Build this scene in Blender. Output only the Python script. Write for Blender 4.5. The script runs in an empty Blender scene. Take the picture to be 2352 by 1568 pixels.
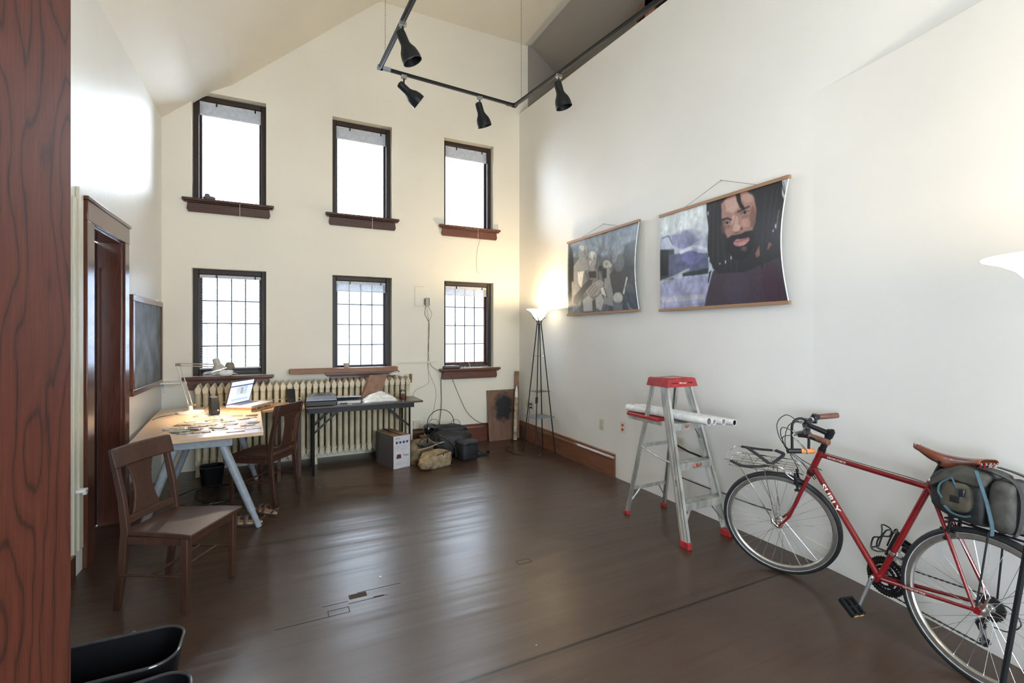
import bpy, bmesh, math, random
import numpy as np
from mathutils import Matrix, Vector
R = random.Random(7)
PI = math.pi
SKY = 10.0; EXPO = 1.18
sc = bpy.context.scene
COL = sc.collection
rad = math.radians

# ---------------------------------------------------------------- camera
EYE = Vector((0, 0, 1.55))
YAW = rad(26.1)
cam_d = bpy.data.cameras.new('camera')
cam = bpy.data.objects.new('camera', cam_d)
COL.objects.link(cam)
cam.location = EYE
cam.rotation_euler = (PI/2, 0, -YAW)
cam_d.sensor_width = 36
cam_d.lens = 1092/2352*36
cam_d.shift_y = -16/2352
cam_d.clip_start = 0.02
sc.camera = cam

# a point of the photograph turned into a point in the room, on a chosen wall / height
def ray(x, y):
    l = (x-1176)/1092; v = -(y-768)/1092
    return Vector((math.sin(YAW)+l*math.cos(YAW), math.cos(YAW)-l*math.sin(YAW), v))
def onY(x, y, Y=6.44): r = ray(x, y); return EYE + r*(Y/r.y)
def onX(x, y, X=3.28): r = ray(x, y); return EYE + r*(X/r.x)
def onZ(x, y, Z=0.0): r = ray(x, y); return EYE + r*((Z-EYE.z)/r.z)

# ---------------------------------------------------------------- materials
MATS = {}
class NT:
    def __init__(s, name):
        s.m = bpy.data.materials.new(name); s.m.use_nodes = True
        s.t = s.m.node_tree; s.n = s.t.nodes; s.b = s.n['Principled BSDF']; s.out = s.n['Material Output']
    def node(s, typ, **kw):
        n = s.n.new(typ)
        for k, v in kw.items():
            if k.startswith('i_'):
                key = k[2:]; key = int(key) if key.isdigit() else key.replace('_', ' ')
                n.inputs[key].default_value = v
            else: setattr(n, k, v)
        return n
    def link(s, a, b): s.t.links.new(a, b)
    def coord(s, scale=(1, 1, 1), rot=(0, 0, 0)):
        tc = s.node('ShaderNodeTexCoord'); mp = s.node('ShaderNodeMapping')
        mp.inputs['Scale'].default_value = scale; mp.inputs['Rotation'].default_value = rot
        s.link(tc.outputs['Object'], mp.inputs['Vector']); return mp.outputs['Vector']
    def noise(s, vec, scale=5, detail=4, rough=.5, dist=0):
        n = s.node('ShaderNodeTexNoise'); n.inputs['Scale'].default_value = scale; n.inputs['Detail'].default_value = detail
        n.inputs['Roughness'].default_value = rough; n.inputs['Distortion'].default_value = dist
        if vec: s.link(vec, n.inputs['Vector'])
        return n.outputs['Fac']
    def ramp(s, fac, stops):
        r = s.node('ShaderNodeValToRGB'); e = r.color_ramp.elements
        while len(e) < len(stops): e.new(0.5)
        for q, (p, c) in zip(e, stops):
            q.position = p; q.color = (c[0], c[1], c[2], 1) if hasattr(c, '__len__') else (c, c, c, 1)
        s.link(fac, r.inputs['Fac']); return r.outputs['Color']
    def mix(s, fac, a, b, mode='MIX'):
        m = s.node('ShaderNodeMix', data_type='RGBA', blend_type=mode)
        for k, v in ((0, fac), (6, a), (7, b)):
            if hasattr(v, 'is_linked') or isinstance(v, bpy.types.NodeSocket): s.link(v, m.inputs[k])
            else: m.inputs[k].default_value = v if k == 0 else (v[0], v[1], v[2], 1)
        return m.outputs[2]
    def math(s, op, a, b=0.0, c=None):
        m = s.node('ShaderNodeMath', operation=op)
        for k, v in ((0, a), (1, b), (2, c)):
            if v is None: continue
            if isinstance(v, bpy.types.NodeSocket): s.link(v, m.inputs[k])
            else: m.inputs[k].default_value = v
        return m.outputs[0]
    def bump(s, h, strength=.3, dist=.01):
        b = s.node('ShaderNodeBump'); b.inputs['Strength'].default_value = strength; b.inputs['Distance'].default_value = dist
        s.link(h, b.inputs['Height']); s.link(b.outputs['Normal'], s.b.inputs['Normal'])
def sset(b, **kw):
    for k, v in kw.items(): b.inputs[k.replace('_', ' ')].default_value = v
def plain(name, col, rough=.5, metal=0.0, var=.06, nscale=30, bump=0.0, emit=None, coat=0.0, spec=None, stretch=(1, 1, 1)):
    if name in MATS: return MATS[name]
    t = NT(name); v = t.coord(stretch)
    f = t.noise(v, nscale, 3)
    lo = [max(0, c*(1-var*2)) for c in col]; hi = [min(1, c*(1+var*2)) for c in col]
    t.link(t.ramp(f, [(.3, lo), (.7, hi)]), t.b.inputs['Base Color'])
    sset(t.b, Roughness=rough, Metallic=metal)
    if coat: sset(t.b, Coat_Weight=coat, Coat_Roughness=.08)
    if spec is not None: t.b.inputs['Specular IOR Level'].default_value = spec
    if bump: t.bump(f, bump, .002)
    if emit:
        t.b.inputs['Emission Color'].default_value = (*emit[0], 1); t.b.inputs['Emission Strength'].default_value = emit[1]
    MATS[name] = t.m; return t.m
def wood(name, dark, light, scale=1.0, rough=.35, axis='Z', dist=3.0, coat=.2):
    if name in MATS: return MATS[name]
    t = NT(name)
    st = {'X': (.12, 1, 1), 'Y': (1, .12, 1), 'Z': (1, 1, .12)}[axis]
    v = t.coord(tuple(q*scale for q in st))
    f = t.noise(v, 22, 5, .6, dist*.3)
    g = t.noise(t.coord(tuple(q*scale for q in {'X': (.03, 1, 1), 'Y': (1, .03, 1), 'Z': (1, 1, .03)}[axis])), 160, 2, .5)
    c = t.ramp(f, [(.25, dark), (.75, light)])
    c = t.mix(.35, c, t.ramp(g, [(.35, dark), (.65, light)]))
    t.link(c, t.b.inputs['Base Color']); sset(t.b, Roughness=rough, Coat_Weight=coat, Coat_Roughness=.15)
    t.bump(g, .12, .001)
    MATS[name] = t.m; return t.m

def m_plaster(name, col, rough=.5, streak=0.0, bumpy=.15):
    if name in MATS: return MATS[name]
    t = NT(name); v = t.coord()
    a = t.noise(v, 1.1, 4, .6); b = t.noise(v, 60, 4, .6)
    lo = [c*.95 for c in col]
    t.link(t.ramp(a, [(.3, lo), (.7, col)]), t.b.inputs['Base Color'])
    h = b
    if streak:
        s2 = t.noise(t.coord((1, 1, .12)), 14, 5, .6)
        h = t.math('ADD', t.math('MULTIPLY', s2, 2.2), b)
    t.bump(h, bumpy, .004 if streak else .002); sset(t.b, Roughness=rough)
    MATS[name] = t.m; return t.m

def m_floor():
    t = NT('brown painted floorboards'); 
    tc = t.node('ShaderNodeTexCoord'); sp = t.node('ShaderNodeSeparateXYZ'); t.link(tc.outputs['Object'], sp.inputs[0])
    X, Y = sp.outputs[0], sp.outputs[1]
    wob = t.noise(t.coord((3, .6, 1)), 4, 5, .7)
    big = t.noise(t.coord((.9, .9, 1)), 1.3, 4, .6)
    fine = t.noise(t.coord((.10, 3, 1)), 16, 2, .5)
    col = t.ramp(big, [(.25, (.042, .024, .016)), (.5, (.058, .034, .023)), (.8, (.076, .047, .032))])
    col = t.mix(.10, col, t.ramp(fine, [(.3, (.045, .026, .018)), (.7, (.15, .095, .065))]))
    # board grooves
    fr = t.math('FRACT', t.math('MULTIPLY', Y, 1/.083))
    tri = t.math('ABSOLUTE', t.math('SUBTRACT', fr, .5))           # .5 at the joint
    joint = t.math('GREATER_THAN', tri, .47)
    cup = t.math('MULTIPLY', t.math('SUBTRACT', .5, tri), .0)
    # two dark seams across the room
    seams = None
    for y0, w in ((3.955, .0065), (2.0, .0085), (5.92, .005)):
        yy = t.math('ADD', Y, t.math('MULTIPLY', t.math('SUBTRACT', wob, .5), .012))
        k = t.math('LESS_THAN', t.math('ABSOLUTE', t.math('SUBTRACT', yy, y0)), w)
        seams = k if seams is None else t.math('MAXIMUM', seams, k)
    col = t.mix(t.math('MULTIPLY', joint, .15), col, (.03, .018, .012))
    col = t.mix(t.math('MULTIPLY', seams, .9), col, (.012, .008, .006))
    # paint flecks and scuffs
    vo = t.node('ShaderNodeTexVoronoi'); vo.inputs['Scale'].default_value = 2.3; t.link(t.coord((1, 1.3, 1)), vo.inputs['Vector'])
    fl = t.math('LESS_THAN', vo.outputs['Distance'], .02)
    col = t.mix(t.math('MULTIPLY', fl, .75), col, (.6, .58, .53))
    t.link(col, t.b.inputs['Base Color'])
    wav = t.noise(t.coord((.16, 2.1, 1)), 3.0, 2, .4)
    h = t.math('ADD', t.math('MULTIPLY', wav, 5.0), t.math('MULTIPLY', fine, .0))
    h = t.math('SUBTRACT', h, t.math('MULTIPLY', joint, .02))
    h = t.math('SUBTRACT', h, t.math('MULTIPLY', seams, 1.5))
    t.bump(h, .28, .005)
    t.b.inputs['Roughness'].default_value = .31; t.b.inputs['Specular IOR Level'].default_value = .45
    MATS['floor'] = t.m; return t.m

def m_glass(name='window glass', tint=(1, 1, 1)):
    if name in MATS: return MATS[name]
    t = NT(name); tr = t.node('ShaderNodeBsdfTransparent'); tr.inputs[0].default_value = (*tint, 1)
    gl = t.node('ShaderNodeBsdfGlossy'); gl.inputs['Roughness'].default_value = .03
    mx = t.node('ShaderNodeMixShader'); fr = t.node('ShaderNodeFresnel'); fr.inputs[0].default_value = 1.45
    t.link(fr.outputs[0], mx.inputs[0]); t.link(tr.outputs[0], mx.inputs[1]); t.link(gl.outputs[0], mx.inputs[2])
    t.link(mx.outputs[0], t.out.inputs[0]); t.n.remove(t.b); MATS[name] = t.m; return t.m

def m_post():
    t = NT('red brown oak casing')
    tc = t.node('ShaderNodeTexCoord'); sp = t.node('ShaderNodeSeparateXYZ'); t.link(tc.outputs['Object'], sp.inputs[0])
    n1 = t.noise(t.coord((0, 3.2, 1.5)), 2.2, 1.5, .4); n2 = t.noise(t.coord((0, 9, 3)), 4, 2, .5)
    g = t.noise(t.coord((1, 1, .06)), 200, 3, .6)
    f = t.math('FRACT', t.math('ADD', t.math('ADD', t.math('MULTIPLY', sp.outputs[1], 9.0), t.math('MULTIPLY', n1, 9.0)), t.math('MULTIPLY', n2, .5)))
    line = t.ramp(f, [(0.0, (.018, .007, .006)), (.05, (.022, .009, .007)), (.14, (.078, .019, .011)), (.55, (.104, .027, .015)), (.9, (.082, .020, .012)), (1.0, (.03, .011, .008))])
    c = t.mix(.30, line, t.ramp(g, [(.3, (.05, .017, .011)), (.7, (.145, .048, .026))]))
    t.link(c, t.b.inputs['Base Color']); sset(t.b, Roughness=.6); t.b.inputs['Specular IOR Level'].default_value = .08; t.bump(g, .15, .001)
    MATS['post'] = t.m; return t.m

WALL = m_plaster('cream wall paint', (.83, .775, .655), .55)
WALLR = m_plaster('white wall paint', (.81, .79, .745), .55)
WALLL = m_plaster('glossy white wall paint', (.80, .79, .75), .40, streak=1, bumpy=.35)
CEIL = m_plaster('cream ceiling paint', (.78, .73, .62), .6)
FLOOR = m_floor()
ATTIC_SHADE = m_plaster('shade darkened plaster', (.33, .29, .25), .8)  # grey-brown colour stands in for the shade beyond the partition
DARKW = wood('dark stained window wood', (.012, .006, .004), (.040, .018, .012), 1, .5, 'Z', coat=0)
DARKWX = wood('dark stained window wood across', (.012, .006, .004), (.040, .018, .012), 1, .5, 'X', coat=0)
SILLW = wood('red brown stained sill wood', (.07, .022, .013), (.17, .06, .034), 1, .35, 'X')
SILLY = wood('red brown stained baseboard wood', (.12, .045, .025), (.27, .115, .065), 1, .4, 'Y')
CASEW = wood('red brown varnished casing wood', (.06, .020, .013), (.15, .050, .030), 1, .25, 'Z', coat=.5)
CHAIRW = wood('worn oak chair wood', (.030, .011, .006), (.072, .027, .014), 1, .55, 'Z', coat=0)
PLANK = wood('raw orange pine board', (.20, .09, .05), (.38, .19, .11), 1, .6, 'X', coat=0)
DESKW = wood('pale birch desk top', (.52, .34, .20), (.66, .46, .29), 1, .3, 'X', coat=.3)
TEAKW = wood('pale teak strip', (.28, .15, .08), (.42, .24, .14), 1, .5, 'Y', coat=0)
GLASS = m_glass()
WHITEP = plain('white plastic', (.78, .78, .76), .4)
BEIGEP = plain('almond plastic', (.62, .58, .46), .4, var=.01)
BLACKP = plain('black plastic', (.012, .012, .014), .35)
BLACKM = plain('black enamel metal', (.009, .010, .011), .42, spec=.28)
RUBBER = plain('black rubber', (.018, .018, .019), .65, bump=.2)
STEEL = plain('steel', (.55, .55, .56), .25, 1.0)
CHROME = plain('chrome', (.72, .72, .72), .12, 1.0)
ALU = plain('worn aluminium', (.56, .56, .52), .4, .75, .14, 18, .1, stretch=(1, 1, .3))
GREYM = plain('grey blue enamel', (.27, .30, .33), .4)
REDP = plain('red paint', (.20, .007, .010), .25, 0, .05, 20, coat=.6)
REDL = plain('red ladder plastic', (.36, .025, .027), .45, 0, .12, 25)
CREAMR = plain('cream radiator enamel', (.62, .54, .38), .4, 0, .08, 9, .1)
PAPER = plain('white paper', (.80, .80, .78), .6)
KRAFT = plain('brown kraft paper', (.27, .15, .095), .75, 0, .12, 14, .3)
CARD = plain('brown cardboard', (.24, .145, .09), .8, 0, .1, 20)
BLIND = plain('white blind slat', (.62, .62, .64), .45)
GREYS = plain('grey scanner plastic', (.075, .083, .10), .35)
SILVER = plain('silver plastic', (.40, .42, .46), .3, .4)
LEATHER = plain('brown leather', (.17, .042, .019), .35, 0, .2, 16, .15, coat=.3)
GRIPM = plain('light brown leather grip', (.15, .058, .036), .5, 0, .15, 30, .1)

# ---------------------------------------------------------------- geometry
WM = {}
def empty(name, loc=(0, 0, 0), rz=0.0, mat=None):
    o = bpy.data.objects.new(name, None); COL.objects.link(o); o.empty_display_size = .1
    Mx = mat if mat is not None else Matrix.Translation(Vector(loc)) @ Matrix.Rotation(rz, 4, 'Z')
    o.matrix_world = Mx; WM[o.name] = Mx.copy(); return o
def tag(o, label=None, cat=None, group=None, kind=None):
    if label: o['label'] = label
    if cat: o['category'] = cat
    if group: o['group'] = group
    if kind: o['kind'] = kind
    return o
def T(x=0, y=0, z=0): return Matrix.Translation((x, y, z))
def RX(a): return Matrix.Rotation(rad(a), 4, 'X')
def RY(a): return Matrix.Rotation(rad(a), 4, 'Y')
def RZ(a): return Matrix.Rotation(rad(a), 4, 'Z')
def basis(o, x, y, z):
    x, y, z = Vector(x), Vector(y), Vector(z)
    return Matrix(((x[0], y[0], z[0], o[0]), (x[1], y[1], z[1], o[1]), (x[2], y[2], z[2], o[2]), (0, 0, 0, 1)))
def aim(o, d, up=(0, 0, 1)):      # matrix whose local z points along d
    z = Vector(d).normalized(); u = Vector(up)
    if abs(z.dot(u)) > .98: u = Vector((1, 0, 0))
    x = u.cross(z).normalized(); return basis(o, x, z.cross(x), z)

class MB:
    def __init__(s, M=None): s.v = []; s.f = []; s.M = M or Matrix.Identity(4); s.col = None
    def add(s, vs, fs, M=None):
        M = s.M @ M if M is not None else s.M
        n = len(s.v); s.v += [M @ Vector(p) for p in vs]; s.f += [tuple(i+n for i in f) for f in fs]; return s
    def box(s, c, d, M=None):
        x, y, z = c; a, b, e = d[0]/2, d[1]/2, d[2]/2
        return s.add([(x+i*a, y+j*b, z+k*e) for i in (-1, 1) for j in (-1, 1) for k in (-1, 1)],
            [(0, 1, 3, 2), (4, 6, 7, 5), (0, 4, 5, 1), (2, 3, 7, 6), (0, 2, 6, 4), (1, 5, 7, 3)], M)
    def bb(s, x0, x1, y0, y1, z0, z1, M=None): return s.box(((x0+x1)/2, (y0+y1)/2, (z0+z1)/2), (x1-x0, y1-y0, z1-z0), M)
    def beam(s, a, b, w, d, up=(0, 0, 1)):     # box bar from a to b
        a, b = Vector(a), Vector(b); L = (b-a).length
        return s.box((0, 0, L/2), (w, d, L), aim(a, b-a, up))
    def loft(s, rings, caps=True, closed=False):
        n = len(rings[0]); vs = [p for r in rings for p in r]; fs = []
        m = len(rings)
        for i in range(m if closed else m-1):
            for j in range(n):
                a = i*n+j; b = i*n+(j+1) % n; c = ((i+1) % m)*n+(j+1) % n; d = ((i+1) % m)*n+j
                fs.append((a, b, c, d))
        if caps and not closed: fs.append(tuple(range(n))[::-1]); fs.append(tuple((m-1)*n+j for j in range(n)))
        return s.add(vs, fs)
    def tube(s, pts, r, n=8, closed=False, caps=True, flat=1.0):
        pts = [Vector(p) for p in pts]; m = len(pts)
        rs = r if hasattr(r, '__len__') else [r]*m
        tang = []
        for i in range(m):
            if closed: d = pts[(i+1) % m]-pts[i-1]
            else: d = pts[min(i+1, m-1)]-pts[max(i-1, 0)]
            tang.append(d.normalized() if d.length > 1e-9 else Vector((0, 0, 1)))
        u = Vector((0, 0, 1)) if abs(tang[0].z) < .9 else Vector((1, 0, 0))
        x = u.cross(tang[0]).normalized(); rings = []
        for i in range(m):
            x = (x - tang[i]*x.dot(tang[i])); x = x.normalized() if x.length > 1e-6 else tang[i].orthogonal().normalized()
            y = tang[i].cross(x)
            rings.append([pts[i]+(x*math.cos(2*PI*k/n)+y*math.sin(2*PI*k/n)*flat)*rs[i] for k in range(n)])
        return s.loft(rings, caps, closed)
    def lathe(s, prof, n=24, M=None, caps=False):
        M0 = s.M
        if M is not None: s.M = s.M @ M
        rings = [[Vector((r*math.cos(2*PI*k/n), r*math.sin(2*PI*k/n), z)) for k in range(n)] for r, z in prof]
        s.loft(rings, caps); s.M = M0; return s
    def ribbon(s, pts, side, w, th=.003):      # flat strap, wide along side
        pts = [Vector(p) for p in pts]; side = Vector(side).normalized(); rings = []
        for i, p in enumerate(pts):
            d = (pts[min(i+1, len(pts)-1)]-pts[max(i-1, 0)]).normalized(); n = d.cross(side).normalized(); rings.append([p-side*w/2-n*th/2, p+side*w/2-n*th/2, p+side*w/2+n*th/2, p-side*w/2+n*th/2])
        return s.loft(rings)
    def cyl(s, a, b, r, n=16, r2=None): return s.tube([a, b], [r, r2 if r2 is not None else r], n)
    def prism(s, poly, h0, h1, M=None):
        n = len(poly); vs = [(p[0], p[1], h0) for p in poly]+[(p[0], p[1], h1) for p in poly]
        fs = [tuple(range(n))[::-1], tuple(range(n, 2*n))]+[(i, (i+1) % n, (i+1) % n+n, i+n) for i in range(n)]
        return s.add(vs, fs, M)
    def grid(s, fn, nu, nv, wrap=False):
        vs = [fn(i/nu, j/nv) for i in range(nu+1) for j in range(nv+1)]
        fs = [(i*(nv+1)+j, (i+1)*(nv+1)+j, (i+1)*(nv+1)+j+1, i*(nv+1)+j+1) for i in range(nu) for j in range(nv)]
        return s.add(vs, fs)
    def blob(s, c, d, e=.5, M=None, wob=0.0, seed=0, n=24, k=10):   # rounded box with folds
        rr = random.Random(seed); ph = [(rr.uniform(4, 9), rr.uniform(4, 9), rr.uniform(0, 6.3)) for _ in range(3)]
        def sp(w, q): return math.copysign(abs(w)**q, w)
        rings = []
        for i in range(1, k):
            ph1 = -PI/2+PI*i/k; ring = []
            for j in range(n):
                th = 2*PI*j/n
                x = sp(math.cos(ph1), e)*sp(math.cos(th), e); y = sp(math.cos(ph1), e)*sp(math.sin(th), e); z = sp(math.sin(ph1), e)
                w = 1+wob*sum(math.sin(a*x+b*z+p+y*3) for a, b, p in ph)/3
                ring.append(Vector((c[0]+x*d[0]/2*w, c[1]+y*d[1]/2*w, c[2]+z*d[2]/2*(1+(w-1)*.4))))
            rings.append(ring)
        M0 = s.M
        if M is not None: s.M = s.M @ M
        s.loft(rings); s.M = M0; return s
    def build(s, name, mat, parent=None, local=False, bevel=0, seg=2, smooth=35, solid=0, sub=0, **tg):
        W = Matrix.Identity(4)
        if parent is not None and not local: W = WM[parent.name].inverted()
        me = bpy.data.meshes.new(name); me.from_pydata([W @ p for p in s.v], [], s.f); me.update()
        bm = bmesh.new(); bm.from_mesh(me); bmesh.ops.recalc_face_normals(bm, faces=bm.faces); bm.to_mesh(me); bm.free()
        if smooth:
            me.shade_smooth(); me.set_sharp_from_angle(angle=rad(smooth))
        me.materials.append(mat)
        o = bpy.data.objects.new(name, me); COL.objects.link(o)
        if parent is not None: o.parent = parent; WM[o.name] = WM[parent.name]
        else: WM[o.name] = Matrix.Identity(4)
        if solid: md = o.modifiers.new('solid', 'SOLIDIFY'); md.thickness = solid; md.offset = 0
        if bevel: md = o.modifiers.new('bevel', 'BEVEL'); md.width = bevel; md.segments = seg; md.limit_method = 'ANGLE'; md.angle_limit = rad(40)
        if sub: md = o.modifiers.new('sub', 'SUBSURF'); md.levels = sub; md.render_levels = sub
        return tag(o, **tg)
def text(body, name, size, mat, M, parent=None, local=False, depth=.0008, bold=0.0, xs=1.0, **tg):
    cu = bpy.data.curves.new(name, 'FONT'); cu.body = body; cu.size = size; cu.extrude = depth; cu.offset = bold
    cu.align_x = 'CENTER'; cu.align_y = 'CENTER'; cu.space_character = 1.05; cu.resolution_u = 3
    to = bpy.data.objects.new(name, cu); COL.objects.link(to)
    dg = bpy.context.evaluated_depsgraph_get(); me = bpy.data.meshes.new_from_object(to.evaluated_get(dg))
    COL.objects.unlink(to); bpy.data.objects.remove(to)
    m = MB(M); m.add([(v.co.x*xs, v.co.y, v.co.z) for v in me.vertices], [tuple(p.vertices) for p in me.polygons])
    bpy.data.meshes.remove(me)
    return m.build(name, mat, parent, local, smooth=0, **tg)
def dup(root, loc=None, rz=None, mat=None, label=None, group=None):
    def cp(o, par):
        c = o.copy(); COL.objects.link(c)
        if par is not None: c.parent = par
        for ch in [q for q in bpy.data.objects if q.parent == o and q is not c]: cp(ch, c)
        return c
    kids = [q for q in bpy.data.objects if q.parent == root]
    r = root.copy(); COL.objects.link(r)
    if mat is not None: r.matrix_world = mat
    else:
        r.location = loc
        if rz is not None: r.rotation_euler = (0, 0, rz)
    def rec(src, dst):
        for ch in [q for q in allobs if q.parent == src]:
            c = ch.copy(); COL.objects.link(c); c.parent = dst; rec(ch, c)
    allobs = list(bpy.data.objects); allobs = [q for q in allobs if q is not r]
    rec(root, r)
    if label: r['label'] = label
    if group: r['group'] = group
    return r
def arc(c, r, a0, a1, n, ax=(1, 0, 0), ay=(0, 0, 1)):
    c, ax, ay = Vector(c), Vector(ax), Vector(ay)
    return [c+ax*(r*math.cos(rad(a0+(a1-a0)*i/n)))+ay*(r*math.sin(rad(a0+(a1-a0)*i/n))) for i in range(n+1)]
def spline(pts, n=8):
    P = [Vector(p) for p in pts]; P = [P[0]*2-P[1]]+P+[P[-1]*2-P[-2]]; out = []
    for i in range(1, len(P)-2):
        for k in range(n):
            t = k/n
            out.append(.5*((2*P[i])+(P[i+1]-P[i-1])*t+(2*P[i-1]-5*P[i]+4*P[i+1]-P[i+2])*t*t+(3*P[i]-P[i-1]-3*P[i+1]+P[i+2])*t**3))
    return out+[P[-2]]
S = dict(kind='structure')
# ================================================================ ROOM SHELL
YB = 6.44
WX = [(-.89, -.14), (.61, 1.36), (2.09, 2.85)]
ZL, ZU = (1.07, 2.31), (3.07, 4.33)
MB().bb(-1.6, 6.2, -2.8, 6.9, -.12, 0).build('floor', FLOOR, smooth=0, **S)
# back wall with six window openings
w = MB(); T_ = .34
xs = [-1.6, WX[0][0], WX[0][1], WX[1][0], WX[1][1], WX[2][0], WX[2][1], 6.2]
for i in range(7):
    if i % 2 == 0: w.bb(xs[i], xs[i+1], YB, YB+T_, 0, 6.2)
    else:
        w.bb(xs[i], xs[i+1], YB, YB+T_, 0, ZL[0]); w.bb(xs[i], xs[i+1], YB, YB+T_, ZL[1], ZU[0]); w.bb(xs[i], xs[i+1], YB, YB+T_, ZU[1], 6.2)
w.build('wall_back', WALL, smooth=0, **S)
# left wall with a doorway
w = MB(); XL = -1.17; DY = (4.21, 4.94); DZ = 2.31
w.bb(XL-.25, XL, -2.8, -2.4, 0, 3.98).bb(XL-.25, XL, -2.4, -.3, 0, .6).bb(XL-.25, XL, -2.4, -.3, 1.6, 3.98).bb(XL-.25, XL, -2.4, -1.8, .6, 1.6).bb(XL-.25, XL, -.3, DY[0], 0, 3.98).bb(XL-.25, XL, DY[1], YB+.05, 0, 3.98).bb(XL-.25, XL, DY[0], DY[1], DZ, 3.98)  # opening near the camera is added to let in fill light
w.build('wall_left', WALLL, smooth=0, **S)
# ceiling: left slope and flat top
pr = [(-1.42, 3.72), (-1.17, 3.95), (-.786, 4.29), (-.49, 4.47), (1.2, 5.97), (3.46, 5.97), (3.46, 6.2), (1.0, 6.2), (-1.42, 4.2)]
MB().prism([(a, -b) for a, b in pr], -2.8, YB+.06, basis((0, 0, 0), (1, 0, 0), (0, 0, -1), (0, 1, 0))).build('ceiling', CEIL, smooth=0, **S)
# right wall: a partition that stops short of the ceiling; low part bows into the room near the camera
w = MB()
def topz(y): return 4.90-.068*(YB-y)
def strip(w, plan, z0, z1f, th):
    rings = []
    for (x, y) in plan:
        z1 = z1f(y); rings.append([Vector((x, y, z0)), Vector((x+th, y, z0)), Vector((x+th, y, z1)), Vector((x, y, z1))])
    w.loft(rings)
strip(w, [(3.28, YB+.02), (3.28, -2.8)], 0, topz, .14)
low = [(3.282-.29*(3*t_*t_-2*t_**3), 2.1-1.9*t_) for t_ in [i/30 for i in range(31)]]+[(2.992, -2.8)]
strip(w, low, 0, lambda y: 3.2, .3)
w.build('wall_right', WALLR, smooth=30, **S)
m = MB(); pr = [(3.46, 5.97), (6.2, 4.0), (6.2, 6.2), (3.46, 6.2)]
m.prism([(a, -b) for a, b in pr], -2.8, YB+.06, basis((0, 0, 0), (1, 0, 0), (0, 0, -1), (0, 1, 0))).build('ceiling_slope', ATTIC_SHADE, smooth=0, **S)
MB().bb(3.425, 6.0, YB-.03, YB-.001, 3, 5.969).build('wall_gable_shade', ATTIC_SHADE, smooth=0, **S)  # dark panel over the back wall, shade above the partition in its colour
# far side of the partition, wall behind the camera, post beside the camera
MB().bb(6.0, 6.2, -2.8, YB, 0, 4.2).build('wall_far', ATTIC_SHADE, smooth=0, **S)
w = MB()
w.bb(-1.6, .2, -2.8, -2.6, 0, 6.2).bb(2.6, 6.2, -2.8, -2.6, 0, 6.2).bb(.2, 2.6, -2.8, -2.6, 0, .9).bb(.2, 2.6, -2.8, -2.6, 3.0, 6.2)  # opening behind the camera is added to let in fill light
w.build('wall_front', WALL, smooth=0, **S)
MB().bb(-1.17, -.40, .80, .95, 0, 3.95).build('wall_side', WALL, smooth=0, **S)
m_post()
MB().bb(-.45, -.291, .55, .97, 0, 3.6).build('trim_1', MATS['post'], bevel=.004, **S)
m = MB(); c = onX(1497, 20, 3.8)
m.bb(3.75, 3.9, c.y-.09, c.y+.06, 3.6, 5.7); m.build('trim_2', PLANK, **S)
m = MB(); m.bb(3.75, 3.9, -2.6, c.y+.2, 5.2, 5.36).build('trim_3', CASEW, **S)
# door casing on the left wall
m = MB(); cw = .12
m.bb(XL, XL+.028, DY[0]-cw-.015, DY[0], 0, DZ).bb(XL, XL+.028, DY[1], DY[1]+cw, 0, DZ).bb(XL, XL+.03, DY[0]-cw-.015, DY[1]+cw, DZ, DZ+.135)
m.bb(XL, XL+.04, DY[0]-cw-.03, DY[1]+cw+.015, DZ+.135, DZ+.16)
m; m.bb(XL-.15, XL+.005, DY[1]-.016, DY[1]+.02, 0, DZ).bb(XL-.15, XL+.005, DY[0]-.02, DY[0]+.012, 0, DZ).bb(XL-.15, XL+.005, DY[0], DY[1], DZ-.016, DZ)
m.build('trim_4', CASEW, bevel=.004, **S)
DOORW = wood('very dark door wood', (.03, .010, .007), (.07, .024, .016), 1, .4)
d = MB(); d.bb(XL-.20, XL-.155, DY[0], DY[1], .01, DZ-.02)
do = d.build('door_1', DOORW, **S)
m = MB()
for z0, z1 in ((.15, .95), (1.1, 2.1)): m.bb(XL-.156, XL-.145, DY[0]+.1, DY[1]-.1, z0, z1)
m.build('door_panel', DOORW, do, bevel=.004)
m = MB(); m.lathe([(.0, .0), (.012, 0), (.012, .03), (.028, .04), (.028, .06), (0, .07)], 16, T(XL-.155, DY[0]+.08, 1.0) @ RY(90)); m.build('door_knob', BLACKM, do)
# cream strip beside the casing, with a small white catch
m = MB(); m.bb(XL, XL+.02, 3.96, 4.03, 0.16, 2.5).bb(XL, XL+.012, 3.90, 3.945, .16, 2.42); m.build('trim_5', BEIGEP, bevel=.003, **S)
m = MB(); c = onX(172, 1128, XL); m.box((XL+.03, c.y, c.z), (.06, .05, .02)).box((XL+.05, c.y, c.z-.012), (.02, .03, .03))
m.build('wall_catch', WHITEP, bevel=.003, label='small white plastic catch on the pale strip left of the dark door', cat='catch')
# baseboards
def base_prof(L, M, mat, name):
    p = [(0, 0), (.022, 0), (.022, .19), (.03, .195), (.03, .205), (.014, .225), (.014, .245), (0, .255)]
    m = MB(M); m.prism(p, 0, L, basis((0, 0, 0), (1, 0, 0), (0, 0, 1), (0, 1, 0))); return m.build(name, mat, **S)
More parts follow.
